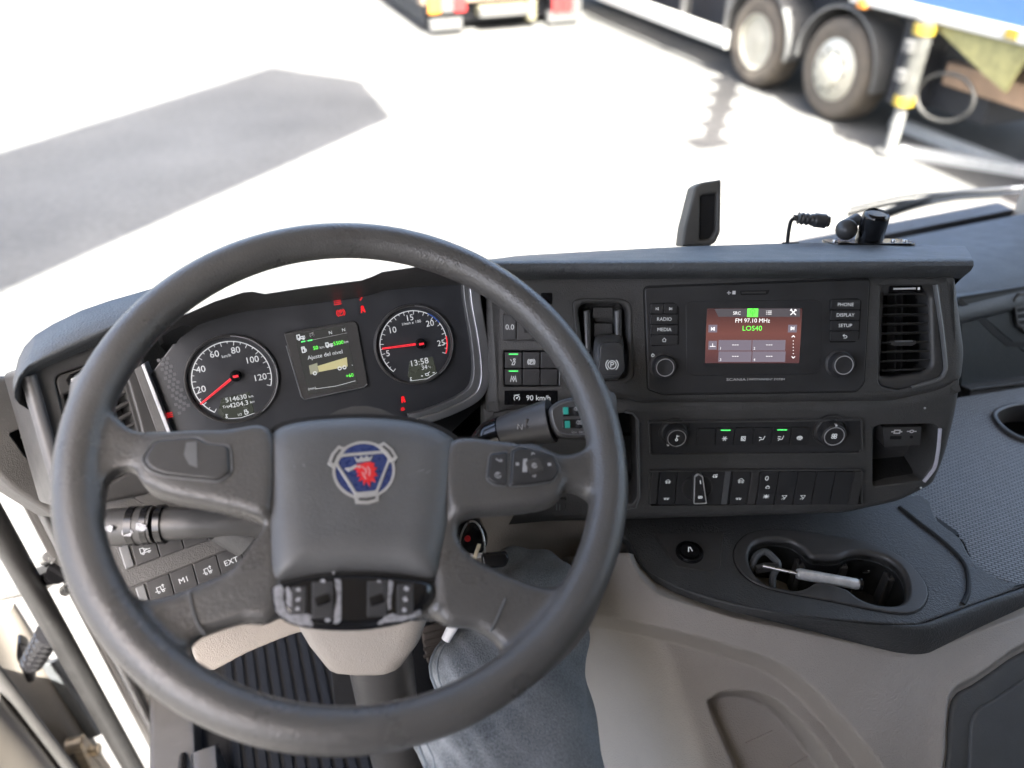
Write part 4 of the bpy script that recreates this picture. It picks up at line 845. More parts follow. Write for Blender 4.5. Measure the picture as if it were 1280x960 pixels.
# ================================================================ column and stalks
col_ = thing('steering_column', 'beige steering column shroud hanging under the wheel hub', 'steering column', WORLD)
def sec(x0, x1, y0, y1, z, r_): return [(x, y, z) for x, y in rp([(x0, y0), (x1, y0), (x1, y1), (x0, y1)], r_, 5)]
shroud = [sec(-.225, -.078, .50, .60, 2.025, .03), sec(-.232, -.070, .478, .62, 2.0, .03), sec(-.224, -.080, .472, .63, 1.965, .03), sec(-.212, -.094, .468, .62, 1.92, .03), sec(-.200, -.112, .468, .60, 1.887, .028), sec(-.190, -.120, .476, .64, 1.873, .025), sec(-.176, -.132, .492, .60, 1.868, .02)]
obj('shroud', rings(shroud), M['beige'], col_, smooth=70)
obj('tube', tube([(-.153, .535, 1.90), (-.158, .55, 1.70), (-.165, .60, 1.31)], .038, 20), M['smooth'], col_)
obj('hub_shaft', tube([H.w(0, 0, -.018), H.w(0, 0, -.13)], .05, 24), M['dash'], col_)
# left stalk: grey-black lever with printed collars
def stalk(path, radii, seg=20): 
    k_ = len(path) - 1; rad = lambda t: radii[0] if t <= 0 else radii[-1] if t >= 1 else radii[int(t * k_)] + (radii[min(int(t * k_) + 1, k_)] - radii[int(t * k_)]) * (t * k_ - int(t * k_))
    pts = []; n_ = 6
    for i in range(k_):
        for j in range(n_): pts.append(Vector(path[i]) * (1 - j / n_) + Vector(path[i + 1]) * (j / n_))
    pts.append(Vector(path[-1])); return tube(pts, rad, seg)
a = at(128, 660, .76); b = at(205, 655, .765); c = at(262, 652, .77); d = at(330, 650, .79)
sl_ = thing('indicator_stalk', 'black indicator stalk with worn printed collars on the door side of the column', 'control stalk', WORLD)
obj('arm', stalk([b, at(240, 654, .768), at(285, 652, .775), at(330, 650, .79)], [.0165, .0155, .0145, .02]), M['smooth'], sl_, smooth=60)
dirv = (b - a).normalized()
obj('grip', stalk([a - dirv * .004, a, a + dirv * .008, a + dirv * .05], [.012, .017, .0185, .0185]), M['smooth'], sl_, smooth=50)
for t_, w_ in ((.46, .007), (.70, .006), (.92, .006)):
    q = a.lerp(b, t_); o = obj('collar', stalk([q, q + dirv * w_], [.0196, .0196]), M['gloss'], sl_, smooth=50)
for t_, dz in ((.12, 0), (.27, .005), (.55, -.003), (.80, .004)):
    q = a.lerp(b, t_) + Vector((0, -.0165, .0105)) + Vector((0, 0, dz)); obj('worn_print', xform(prism(rag([(-.004, -.002), (.004, -.0026), (.005, .002), (-.003, .003)], int(t_ * 99), 3, .0012), 0, .0012, .0001, 1), Matrix.Translation(q) @ Matrix.Rotation(D(55), 4, 'X')), M['worn'], sl_)
obj('base_boot', tube([at(282, 648, .79), at(315, 668, .80)], .026, 16), M['dash'], sl_)
# right stalk: wide paddle with green marked sliders
sr = thing('retarder_stalk', 'black paddle stalk with two green marked sliders beside the speed label', 'control stalk', WORLD)
p0, p1, p2, p3 = at(598, 556, .80), at(628, 541, .79), at(648, 535, .785), at(690, 526, .775)
obj('arm', stalk([p0, at(612, 546, .795), p1], [.012, .0165, .0175]), M['gloss'], sr, smooth=60)
obj('sleeve', stalk([p1, p2, p3], [.0165, .0185, .0225]), M['smooth'], sr, smooth=60)
R2 = Plane(at(715, 522, .755), 2, 42)
hd = smoothline(R2.P([(686, 516), (692, 505), (708, 498), (735, 495), (752, 500), (752, 540), (735, 547), (705, 547), (692, 538)]), 4)
o = obj('paddle', xform(prism(hd, -.03, 0, .004, 3), R2.M()), M['smooth'], sr, smooth=60)
ho = offset(ccw(hd), .003); obj('paddle_edge', xform(frame_ring(ho, .0012, -.001, .0008), R2.M()), M['greytrim'], o)
for y in (514, 529):
    t = obj('slider', xform(bxn(R2.box(703, y - 5, 740, y + 6), -.001, .0016, .001), R2.M()), M['gloss'], o)
for y, x in ((513, 707), (530, 709)): obj('slider_mark', xform(bxn(R2.box(x - 3, y - 4, x + 3.5, y + 5, .002), .001, .0026, .0004, .0003), R2.M()), M['teal'], o)
obj('lettering', [xform(sym('lamp', R2.uv(721, 511, .002), .006, .0019, .0008), R2.M()), xform(sym('lamp', R2.uv(724, 528, .002), .006, .0019, .0008), R2.M()), xform(text('km  set', .004, R2.uv(722, 540), .0003), R2.M())], M['dimp'], o)
AN = Plane(at(655, 536, .765), -8, 40)
obj('window', xform(bxn(AN.box(657, 524, 677, 536), -.012, .0035, .001), AN.M()), M['gloss'], sr)
obj('window_mark', xform(text('N', .008, AN.uv(650.5, 534), .004), AN.M()), M['dimp'], sr)

# ================================================================ switches on the panel behind the left stalk
def lrow(label, pts, keys, capq):
    t = thing('switch_bank', label, 'switches', Q, 'switch banks beside the column')
    obj('frame', prism(rp(Q.P(pts), .003), -.002, .0012, .0008), M['smooth'], t)
    obj('end_cap', prism(rp(Q.P(capq, .003), .0015), 0, .004, .0012), M['greytrim'], t)
    for q, s, tx in keys:
        q2 = Q.P(q, .004); o = obj('button', prism(rp(q2, .001, 2), 0, .0045, .0009), M['button'], t); c = (sum(v[0] for v in q2) / 4, sum(v[1] for v in q2) / 4)
        if s: obj('symbol', sym(s, c, .0095, .0047, .0007), M['lit'], o)
        if tx: obj('lettering', text(tx, .0082, c, .0046), M['lit'], o)
def quad(x, y, i, wd=29.5, sl=-11.6, h=29): 
    x0, y0 = x + wd * i, y + sl * i; return [(x0, y0), (x0 + wd - 1, y0 + sl + .4), (x0 + wd + 7, y0 + sl + h), (x0 + 8, y0 + h)]
lrow('lower bank of buttons lettered M1 and EXT behind the lower spoke', [(160, 735), (330, 668), (345, 700), (176, 770)], [(quad(182, 728, i), s, tx) for i, (s, tx) in enumerate([('suspend', None), (None, 'M1'), ('suspend', None), (None, 'EXT'), (None, None)])], [(169, 735), (180, 730), (188, 758), (178, 763)])
lrow('upper bank of buttons showing an arrow under the indicator stalk', [(142, 678), (330, 610), (345, 640), (158, 713)], [(quad(163, 678, i, 30, -10.5), s, tx) for i, (s, tx) in enumerate([('truck', '>'), (None, None), (None, None), (None, None), (None, None)])], [(148, 684), (160, 680), (168, 707), (157, 712)])
# ================================================================ ignition and keys
ig = thing('ignition_lock', 'black ignition barrel with a red mark beside the column', 'ignition lock', WORLD)
IG = Plane(at(590, 675, .86), 10, 30)
obj('barrel', xform(lathe([(.021, -.05), (.021, -.004), (.019, 0), (.015, .001), (.0145, -.002), (.0001, -.002)], 32, IG.uv(587, 676)), IG.M()), M['gloss'], ig)
obj('red_mark', xform(prism(circle(IG.uv(584.5, 673.5), .0035, 16), -.002, .0004, .0003), IG.M()), M['ered'], ig)
kr = thing('key_bunch', 'bunch of keys with a black fob hanging from the ignition', 'keys', WORLD)
KP = Plane(at(600, 700, .82), 0, 40)
rg = [KP.w(*KP.uv(590 + 16 * math.cos(t), 688 + 36 * math.sin(t)), .004 * math.sin(t)) for t in (2 * math.pi * i / 40 for i in range(40))]
obj('ring', tube(rg, .0011, 6, closed=True), M['steel'], kr)
obj('key_blade', xform(prism(rp(KP.P([(597, 679), (602, 680), (591, 712), (586, 711)]), .001), 0, .0022, .0004), KP.M()), mat('key_brass', (.62, .55, .40), .3, metal=1), kr)
obj('key_bar', xform(prism(rp(KP.P([(580, 693), (604, 691), (604, 697), (580, 700)]), .001), -.004, -.001, .0004), KP.M()), M['steel'], kr)
obj('fob', xform(prism(rp(KP.P([(601, 691), (632, 688), (637, 696), (632, 707), (604, 709)]), .004), .001, .012, .003, 3), KP.M()), M['gloss'], kr)
obj('tag', xform(lathe([(.0065, 0), (.0065, .002), (.0055, .003), (.0001, .0035)], 20, KP.uv(596, 711)), KP.M()), M['chrome'], kr)
obj('red_tag', xform(prism(rp(KP.P([(600, 708), (608, 711), (607, 719), (600, 716)]), .001), .001, .004, .0005), KP.M()), M['ered'], kr)
single('column_lever', tube([at(572, 772, .80), at(557, 800, .80)], lambda t: .0062 if t < .8 else .005, 12), M['white'], 'small white lever end poking out under the right lower spoke', 'lever')
# ================================================================ beige lower dash, console and cup holder tray
MP = Plane(Vector((.152, .735, 1.885)), 16.7, 4)
kb_ = thing('lower_trim', 'beige knee bolster running under the dashboard behind the wheel', 'dash trim', MP)
obj('bolster', prism(smoothline(MP.P([(238, 812), (246, 792), (330, 752), (470, 700), (600, 640), (700, 632), (785, 636), (788, 700), (800, 800), (700, 860), (620, 780), (560, 735), (400, 786), (364, 796), (310, 818), (258, 842)]), 4), -.03, 0, .006, 4), M['beige'], kb_)
obj('under_panel', prism(MP.P([(400, 700), (600, 650), (830, 640), (830, 900), (420, 900)], -.06), -.08, -.06, .004), M['floor'], kb_)

T = Plane(flat(1000, 740, 1.85), 0, 90)
tray = thing('cup_holder_tray', 'charcoal console tray with double cup holder and socket below the dash', 'console tray', T)
z5 = lambda pts: [(780 + x / 2.56, 620 + y / 2.56) for x, y in pts]
z7 = lambda pts: [(900 + x / 4.571, 650 + y / 4.571) for x, y in pts]
cup = smoothline(T.P(z7([(163, 215), (185, 150), (240, 120), (310, 114), (400, 125), (465, 158), (520, 212), (600, 222), (680, 218), (740, 194), (830, 190), (950, 222), (1035, 290), (1068, 380), (1056, 455), (1005, 488), (900, 484), (800, 450), (735, 402), (690, 384), (620, 364), (550, 356), (500, 384), (440, 400), (350, 390), (260, 365), (190, 300)])), 3)
top = T.P([(775, 640), (1060, 630), (1150, 618), (1172, 650), (1200, 672), (1212, 694), (1236, 716), (1268, 729), (1300, 724), (1160, 775), (1142, 780), (1118, 780), (1020, 772), (920, 757), (850, 735), (814, 716), (797, 700), (786, 676)])
obj('top_plate', panel(smoothline(top, 3), [cup], -.012, 0, .003, .004, 3), M['traypad'], tray)
ring_o = smoothline(T.P([(917, 695), (925, 676), (945, 665), (990, 664), (1080, 678), (1128, 698), (1155, 728), (1158, 750), (1142, 766), (1110, 766), (1040, 752), (960, 736), (928, 718)]), 3)
obj('insert', panel(ring_o, [cup], -.010, .0022, .0015, .006, 5), M['smooth'], tray, label='smooth insert round the two joined cup wells')
obj('insert_gap', panel(offset(ccw(ring_o), -.0016), [offset(ccw(ring_o), .0004)], -.003, .0004, .0002, .0002, 1), M['gap'], tray)
obj('cup_wall', panel(offset(ccw(cup), -.003), [cup], -.085, -.012, .001, .001, 1), M['gap'], tray)  # walls coloured near-black to stand in for the shade inside the wells
obj('cup_floor', prism(offset(ccw(cup), -.002), -.09, -.082, .001), M['gap'], tray)
for x, y in z7([(455, 240), (700, 250), (965, 315)]):
    c = T.uv(x, y, -.02); obj('spring_tab', prism(rrect((c[0] - .005, c[1] - .009, c[0] + .005, c[1] + .006), .002), -.07, -.018, .003), M['smooth'], tray)
# rolled soft edge
e1 = T.P(z5([(8, 100), (30, 160), (62, 225), (110, 262), (200, 300), (360, 345), (560, 385), (780, 412), (880, 416), (950, 412), (1000, 398), (1130, 348), (1330, 280)]))
e2 = T.P(z5([(-2, 120), (22, 200), (58, 270), (110, 322), (200, 352), (350, 396), (560, 440), (780, 486), (880, 502), (950, 506), (1010, 490), (1140, 438), (1330, 372)]), -.04)
def edge(k):  # blend from the top edge round to the bottom edge
    t = k / 8; out = []
    for (a, b), (c, d) in zip(e1, e2):
        s = math.sin(t * math.pi / 2); h = 1 - math.cos(t * math.pi / 2); out.append((a + (c - a) * s, b + (d - b) * s, .001 - .041 * h))
    return smoothline(out, 4, False)
obj('rolled_edge', loft([[(x, y + .004, -.004) for x, y, z in edge(0)]] + [edge(k) for k in range(9)] + [[(x, y + .06, z - .01) for x, y, z in edge(8)]], False), M['traypad'], tray, smooth=80)
sp = rp(T.P([(817, 668), (904, 666), (900, 711), (886, 716), (846, 709)]), .004)
s_ = obj('socket_plate', prism(sp, -.004, .0022, .0012), M['smooth'], tray)
c = T.uv(862, 690, .004); sk = obj('power_socket', lathe([(.0175, .001), (.0175, .005), (.0165, .0065), (.0145, .0068), (.0138, .004), (.0125, .004), (.012, .0075), (.0001, .0078)], 36, c), M['gloss'], tray, smooth=40)
obj('socket_symbol', strip([[(c[0] - .0025, c[1] - .003), (c[0] - .001, c[1] + .004)], [(c[0] + .001, c[1] + .004), (c[0] + .0025, c[1] - .002)], [(c[0] - .001, c[1] + .004), (c[0] + .001, c[1] + .004)]], .0012, .0081), M['lit'], sk)
gv = smoothline([T.uv(x, y) + (.0005,) for x, y in [(1124, 634), (1150, 655), (1176, 675), (1200, 698), (1209, 716), (1210, 740), (1203, 755)]], 5, False)
obj('groove', tube(gv, .003, 8), M['gap'], tray)
# tyre gauge and strap in the cup holder
tg = thing('tyre_gauge', 'silver pen-shaped gauge with a thin rod lying across both cup wells', 'gauge', T)
a_ = Vector(T.uv(*z7([(440, 305)])[0], .004) + (.004,)); b_ = Vector(T.uv(*z7([(790, 368)])[0], -.004) + (-.004,)); c_ = Vector(T.uv(*z7([(245, 262)])[0], .0) + (-.0,))
obj('barrel', tube([a_, a_.lerp(b_, .03), a_.lerp(b_, .97), b_], lambda t: .0068 if .02 < t < .98 else .006, 18), mat('satin_aluminium', (.80, .80, .79), .38, metal=.55, var=.12, vs_=120), tg)
obj('rod', tube([c_, a_], .0021, 10), M['steel'], tg)
obj('end_disc', tube([b_, b_ + (b_ - a_).normalized() * .003], .0085, 20), M['gloss'], tg)
st_ = thing('black_strap', 'crumpled black strap with a buckle stuffed in the first cup well', 'strap', T)
q = [Vector(T.uv(*p, -.01) + (h,)) for p, h in zip(z7([(180, 270), (200, 225), (250, 205), (300, 235), (330, 265), (310, 300), (330, 380), (345, 350)]), (-.02, -.006, -.002, -.004, -.008, -.02, -.04, -.06))]
obj('band', tube([Vector(p) for p in smoothline(q, 6, False)], .0045, 8), M['pad'], st_)
obj('buckle', prism(rp(T.P(z7([(200, 262), (250, 248), (340, 250), (335, 270), (215, 290)]), -.006), .001), -.012, -.004, .001), M['smooth'], st_)
single('wire_clip', tube([Vector(T.uv(*p, -.03) + (-.03,)) for p in smoothline(z7([(800, 270), (850, 290), (845, 300), (815, 300)]), 5, False)], .0009, 6), M['steel'], 'thin wire clip beside the disc in the second cup well', 'clip', T)
single('paper_disc', prism(circle(T.uv(*z7([(850, 430)])[0], -.07), .022, 32), -.082, -.070, .001), M['smooth'], 'dark round disc lying at the bottom of the second cup well', 'disc', T)

# ---- console body: one moulded surface
B = Plane(flat(1135, 812, 1.812), 0, 52)
def sdf(P, poly):
    """signed distance (negative inside) of points P (n,2) to a polygon"""
    poly = np.array(poly); d = np.full(len(P), 1e9); inside = np.zeros(len(P), bool); j = len(poly) - 1
    for i in range(len(poly)):
        a, b = poly[j], poly[i]; e = b - a; w_ = P - a; t = np.clip((w_ @ e) / (e @ e + 1e-12), 0, 1); d = np.minimum(d, np.linalg.norm(w_ - t[:, None] * e, axis=1))
        c1 = (a[1] > P[:, 1]) != (b[1] > P[:, 1]); xi = (b[0] - a[0]) * (P[:, 1] - a[1]) / (b[1] - a[1] + 1e-12) + a[0]; inside ^= c1 & (P[:, 0] < xi); j = i
    return np.where(inside, -d, d)
def ss(x, a, b): t = np.clip((x - a) / (b - a), 0, 1); return t * t * (3 - 2 * t)
u0, v0 = B.uv(690, 1010)[0], B.uv(900, 1040)[1]; u1, v1 = B.uv(1330, 900)[0], B.uv(900, 690)[1]
nx, ny = 300, 220
U_, V_ = np.meshgrid(np.linspace(u0 - .05, u1, nx), np.linspace(v0, v1, ny)); PT = np.stack([U_.ravel(), V_.ravel()], 1)
px_ = np.array([(lambda p: (lambda d: (640 + FPX * (p - EYE).dot(_R) / d, 480 - FPX * (p - EYE).dot(_U) / d))((p - EYE).dot(_F)))(B.w(a, b)) for a, b in PT])
lipx, lipy = zip(*[(x, y) for x, y in z5([(-200, 120), (22, 200), (58, 270), (110, 322), (200, 352), (350, 396), (560, 440), (780, 486), (880, 502), (950, 506), (1010, 490), (1140, 438), (1500, 310)])])
Ly = np.interp(px_[:, 0], lipx, lipy)
hgt = np.zeros(len(PT))
above = np.clip((Ly - 2 - px_[:, 1]), 0, None); hgt -= above * .0016
rec = B.P(smoothline([(640, 770), (740, 776), (820, 790), (890, 808), (950, 826), (995, 850), (1038, 890), (1085, 945), (1130, 1010), (1190, 1100), (930, 1120), (640, 1120), (600, 950)], 4))
sd1 = sdf(PT, rec); hgt -= .042 * ss(-sd1, -.009, .010)
poc = B.P(smoothline([(898, 894), (902, 877), (922, 868), (960, 870), (994, 886), (1026, 918), (1062, 965), (1090, 1030), (975, 1060), (940, 990)], 4))
sd2 = sdf(PT, poc); hgt -= .044 * ss(-sd2, -.002, .014)
lid = B.P(smoothline([(1180, 935), (1184, 880), (1192, 862), (1215, 848), (1320, 795), (1420, 900), (1350, 1060), (1180, 1060)], 4))
sd3 = sdf(PT, lid); hgt += .006 * np.exp(-(sd3 / .012) ** 2); hgt -= .012 * ss(-sd3, -.004, .006)
Xe = 812 + (px_[:, 1] - 740) * .34; dl_ = np.clip(Xe - px_[:, 0] + 14, 0, None); dl_ = np.where(dl_ < 28, dl_ * dl_ / 56, dl_ - 14); hgt -= dl_ * .00125
hgt += .0006 * np.sin(PT[:, 0] * 40) * np.sin(PT[:, 1] * 33)
Vg = [(float(a), float(b), float(h)) for (a, b), h in zip(PT, hgt)]; Fg = [(j * nx + i, j * nx + i + 1, (j + 1) * nx + i + 1, (j + 1) * nx + i) for j in range(ny - 1) for i in range(nx - 1)]
con = thing('centre_console', 'beige moulded console with a sunken tray and open pocket beside the leg', 'console', B)
obj('body', (Vg, Fg), M['taupe'], con, smooth=180)
for (x0, y0), (x1, y1) in (((932, 930), (966, 914)), ((982, 962), (1010, 946))):
    a, b = B.uv(x0, y0, -.085), B.uv(x1, y1, -.085); obj('rib', tube([a + (-.085,), b + (-.085,)], .0016, 6), M['taupe'], con)
ld = thing('console_lid', 'blue grey padded lid set into the console in the bottom corner', 'lid', B)
lp = B.P(smoothline([(1188, 940), (1191, 890), (1199, 870), (1220, 857), (1320, 806), (1410, 900), (1340, 1050), (1188, 1050)], 4))
M['lidgrey'] = mat('lid_grey', (.095, .100, .102), .5, grain=.3)
obj('panel', prism(lp, -.014, -.003, .004, 4), M['lidgrey'], ld)
li = B.P(smoothline([(1212, 945), (1214, 905), (1222, 888), (1240, 876), (1320, 836), (1390, 900), (1320, 1040), (1212, 1040)], 4))
obj('raised_centre', prism(li, -.004, .001, .003, 3), M['lidgrey'], ld)
wirep = [MP.w(*MP.uv(x, y, .004), .004) for x, y in smoothline([(700, 757), (722, 748), (752, 741), (775, 731), (797, 716)], 5, False)]
single('thin_cable', tube(wirep, .0014, 6), mat('cable_beige', (.5, .45, .36), .5), 'thin beige cable running across the beige bolster behind the rim', 'cable')

# ================================================================ passenger side
pd = thing('passenger_dash', 'blue grey passenger side dash stretching towards the far door', 'dashboard', VEH)
prof = [(1.27, 1.72), (1.25, 1.80), (1.10, 1.893), (.95, 1.945), (.86, 1.968), (.79, 1.972), (.76, 1.962), (.748, 1.945), (.752, 1.93), (.765, 1.92), (.775, 1.87), (.79, 1.80), (.83, 1.70)]
xs_ = [.60 + i * .1 for i in range(14)]
M['ppad'] = mat('passenger_pad', (.050, .055, .059), .55, grain=.7, gs=520)
obj('top_pad', loft([[(x, y, z) for x in xs_] for y, z in prof], True), M['ppad'], pd, smooth=60)
FP = Plane(VEH.w(1.2, .757, 1.90), 21, 14)
obj('face_panel', xform(prism(rp(FP.P([(1180, 372), (1320, 352), (1320, 470), (1180, 500)], .004), .006), -.02, .006, .003), FP.M()), M['ppad'], pd) if False else None
def gl(pts, n, r_, m): return tube([FP.w(*FP.uv(x, y, n), n) for x, y in pts], r_, 6)
pf_ = thing('glovebox_front', 'dark passenger fascia with a diagonal shut line and small air vent', 'dash fascia', FP)
obj('fascia', prism(rp(FP.P([(1200, 372), (1330, 352), (1340, 490), (1200, 500)], .012), .004), -.01, .012, .004, 3), mat('fascia_dark', (.022, .027, .029), .5, grain=.6, gs=520, dust=.06), pf_)
obj('shut_line', prism(FP.P([(1200, 372), (1222, 390), (1262, 427), (1330, 430), (1330, 436), (1258, 433), (1218, 396), (1196, 378)], .0125), .010, .0128, .0002), M['gap'], pf_)
obj('shut_line', prism(FP.P([(1200, 371), (1330, 350), (1330, 354), (1200, 375)], .0125), .010, .0128, .0002), M['gap'], pf_)
vo = rp(FP.P([(1264, 374), (1272, 366), (1340, 356), (1340, 420), (1280, 416), (1268, 404)], .013), .004)
vf = obj('vent_frame', frame_ring(vo, .004, .008, .018), M['smooth'], pf_)
obj('vent_duct', prism(offset(ccw(vo), .003), .008, .0135, .001), M['gap'], pf_)
for i in range(5): a, b = FP.uv(1270, 376 + 8 * i, .015), FP.uv(1330, 368 + 8 * i, .015); obj('vent_slat', tube([a + (.015,), b + (.015,)], .0018, 6), M['smooth'], pf_)
obj('ledge', prism(rp(FP.P([(1206, 484), (1330, 466), (1330, 476), (1206, 500)], .02), .002), 0, .03, .004), M['smooth'], pf_)
obj('ledge_trim', prism(rp(FP.P([(1214, 512), (1330, 480), (1330, 484), (1216, 516)], .03), .001), .01, .034, .002), M['silver'], pf_)
SHP = Plane(flat(1230, 620, 1.835), 0, 90)
def mesh_mat():
    m = bpy.data.materials.new('ribbed_mat'); m.use_nodes = True; N = m.node_tree.nodes; L = m.node_tree.links; b = N['Principled BSDF']
    tc = N.new('ShaderNodeTexCoord'); mp = N.new('ShaderNodeMapping'); mp.inputs['Rotation'].default_value = (0, 0, D(21)); L.new(tc.outputs['Object'], mp.inputs[0])
    ck = N.new('ShaderNodeTexBrick'); ck.inputs['Scale'].default_value = 62; ck.inputs['Mortar Size'].default_value = .05; ck.inputs['Color1'].default_value = (1, 1, 1, 1); ck.inputs['Color2'].default_value = (.8, .8, .8, 1); ck.inputs['Mortar'].default_value = (0, 0, 0, 1); L.new(mp.outputs[0], ck.inputs[0])
    bp = N.new('ShaderNodeBump'); bp.inputs['Strength'].default_value = .8; bp.inputs['Distance'].default_value = .0015; L.new(ck.outputs['Color'], bp.inputs['Height']); L.new(bp.outputs[0], b.inputs['Normal'])
    mx = N.new('ShaderNodeMix'); mx.data_type = 'RGBA'; L.new(ck.outputs['Color'], mx.inputs[0]); mx.inputs[6].default_value = (.06, .063, .066, 1); mx.inputs[7].default_value = (.24, .25, .26, 1); L.new(mx.outputs[2], b.inputs['Base Color'])
    b.inputs['Roughness'].default_value = .6; return m
M['mesh'] = mesh_mat()
shf = thing('passenger_shelf', 'grey ribbed rubber shelf with a round holder on the passenger side', 'shelf', SHP)
ch = smoothline(SHP.P([(1244, 522), (1256, 512), (1280, 508), (1310, 512), (1315, 545), (1285, 551), (1260, 541)]), 4)
obj('ribbed_mat', panel(SHP.P([(1100, 512), (1340, 474), (1380, 700), (1276, 733), (1240, 722), (1216, 706), (1204, 676), (1146, 634), (1100, 600)]), [ch], -.02, 0, .002, .001, 2), M['mesh'], shf)
obj('holder_ring', panel(offset(ccw(ch), -.006), [offset(ccw(ch), .002)], -.03, .006, .003, .003, 3), M['smooth'], shf)
obj('holder_floor', prism(ch, -.07, -.06, .001), M['gap'], shf)
obj('shelf_slit', prism(rp(SHP.P([(1136, 634), (1146, 630), (1196, 664), (1200, 670), (1180, 668)], .004), .002), -.001, .005, .001), M['gap'], shf)
# ================================================================ floor mat, pedal, driver's leg
fm = thing('floor_mat', 'dark ribbed rubber floor mat below the steering wheel', 'floor mat', VEH)
ZM = ZF + .012
obj('base', box3(-.205, .30, ZF + .001, .34, 1.12, ZM, .003), M['floor'], fm)
M['rib'] = mat('mat_rubber', (.011, .013, .017), .7, grain=.3, dust=.02, spec=.1)
rb = prism([(-.0065, .32), (.0065, .32), (.0065, 1.10), (-.0065, 1.10)], 0, .007, .002, 2); first = None
for i in range(26):
    x = -.192 + i * .0202
    if first is None: first = obj('rib', rb, M['rib'], fm); o = first
    else: o = first.copy(); COL.objects.link(o)
    o.location = (x, 0, ZM)
pe = thing('brake_pedal', 'brown worn pedal with ridges showing behind the column', 'pedal', WORLD)
PP = Plane(at(543, 806, 1.10), 18, 50)
M['pedal'] = mat('pedal_rubber', (.09, .07, .055), .7, grain=.5)
obj('pad', xform(prism(rp(PP.P([(526, 784), (556, 776), (562, 820), (536, 832)]), .006), -.02, 0, .003), PP.M()), M['pedal'], pe)
for i in range(4): obj('ridge', xform(prism(rp(PP.P([(529, 792 + i * 9), (557, 785 + i * 9), (558, 789 + i * 9), (530, 796 + i * 9)]), .001), -.002, .004, .001), PP.M()), M['pedal'], pe)
obj('arm', tube([PP.w(0, .02, -.015), PP.w(.0, .10, -.05), PP.w(0, .2, -.15)], .010, 10), M['gloss'], pe)
def denim():
    m = bpy.data.materials.new('grey_denim'); m.use_nodes = True; N = m.node_tree.nodes; L = m.node_tree.links; b = N['Principled BSDF']
    tc = N.new('ShaderNodeTexCoord')
    def noise(s, d=4): n = N.new('ShaderNodeTexNoise'); n.inputs['Scale'].default_value = s; n.inputs['Detail'].default_value = d; L.new(tc.outputs['Object'], n.inputs['Vector']); return n
    n1, n3 = noise(14), noise(5, 3)
    mp = N.new('ShaderNodeMapping'); mp.inputs['Scale'].default_value = (700, 420, 420); L.new(tc.outputs['Object'], mp.inputs[0]); n2 = N.new('ShaderNodeTexNoise'); n2.inputs['Scale'].default_value = 1; n2.inputs['Detail'].default_value = 3; L.new(mp.outputs[0], n2.inputs['Vector'])
    r1 = N.new('ShaderNodeValToRGB'); r1.color_ramp.elements[0].position = .32; r1.color_ramp.elements[0].color = (.055, .063, .068, 1); r1.color_ramp.elements[1].position = .68; r1.color_ramp.elements[1].color = (.22, .228, .232, 1)
    a = N.new('ShaderNodeMath'); a.operation = 'MULTIPLY_ADD'; a.inputs[1].default_value = .55; L.new(n2.outputs['Fac'], a.inputs[0])
    s = N.new('ShaderNodeMath'); s.operation = 'MULTIPLY'; s.inputs[1].default_value = .5; L.new(n1.outputs['Fac'], s.inputs[0]); L.new(s.outputs[0], a.inputs[2]); L.new(a.outputs[0], r1.inputs[0])
    wv = N.new('ShaderNodeTexWave'); wv.bands_direction = 'DIAGONAL'; wv.inputs['Scale'].default_value = 17; wv.inputs['Distortion'].default_value = 2.5; wv.inputs['Detail'].default_value = 3; wv.inputs['Detail Scale'].default_value = 1.2; L.new(tc.outputs['Object'], wv.inputs['Vector'])
    sx = N.new('ShaderNodeSeparateXYZ'); L.new(tc.outputs['Object'], sx.inputs[0]); mr = N.new('ShaderNodeMapRange'); mr.inputs[1].default_value = .03; mr.inputs[2].default_value = -.06; mr.inputs[3].default_value = .04; mr.inputs[4].default_value = .42; L.new(sx.outputs[0], mr.inputs[0])
    pw = N.new('ShaderNodeMath'); pw.operation = 'POWER'; pw.inputs[1].default_value = 2.5; L.new(wv.outputs['Fac'], pw.inputs[0])
    mu = N.new('ShaderNodeMath'); mu.operation = 'MULTIPLY'; L.new(pw.outputs[0], mu.inputs[0]); L.new(mr.outputs[0], mu.inputs[1])
    fx = N.new('ShaderNodeMix'); fx.data_type = 'RGBA'; L.new(mu.outputs[0], fx.inputs[0]); L.new(r1.outputs[0], fx.inputs[6]); fx.inputs[7].default_value = (.34, .35, .35, 1)
    L.new(fx.outputs[2], b.inputs['Base Color']); b.inputs['Roughness'].default_value = .9
    bp = N.new('ShaderNodeBump'); bp.inputs['Strength'].default_value = .9; bp.inputs['Distance'].default_value = .0015; L.new(n2.outputs['Fac'], bp.inputs['Height']); L.new(bp.outputs[0], b.inputs['Normal']); return m
M['denim'] = denim()
path = [(-.012, .02, 1.83), (-.010, .16, 1.835), (-.001, .30, 1.848), (-.001, .40, 1.856), (0, .48, 1.860), (.008, .545, 1.858), (.016, .600, 1.838), (.020, .635, 1.79), (.018, .66, 1.70), (.010, .69, 1.56), (.0, .72, 1.43)]
rad = [.112, .108, .100, .091, .079, .074, .068, .064, .060, .058, .056]
pth = smoothline(path, 8, False); m_ = len(pth); rr = np.interp(np.arange(m_) / 8, np.arange(len(rad)), rad)
R = []; up = Vector((1, 0, 0)); seg = 64; r5 = random.Random(5)
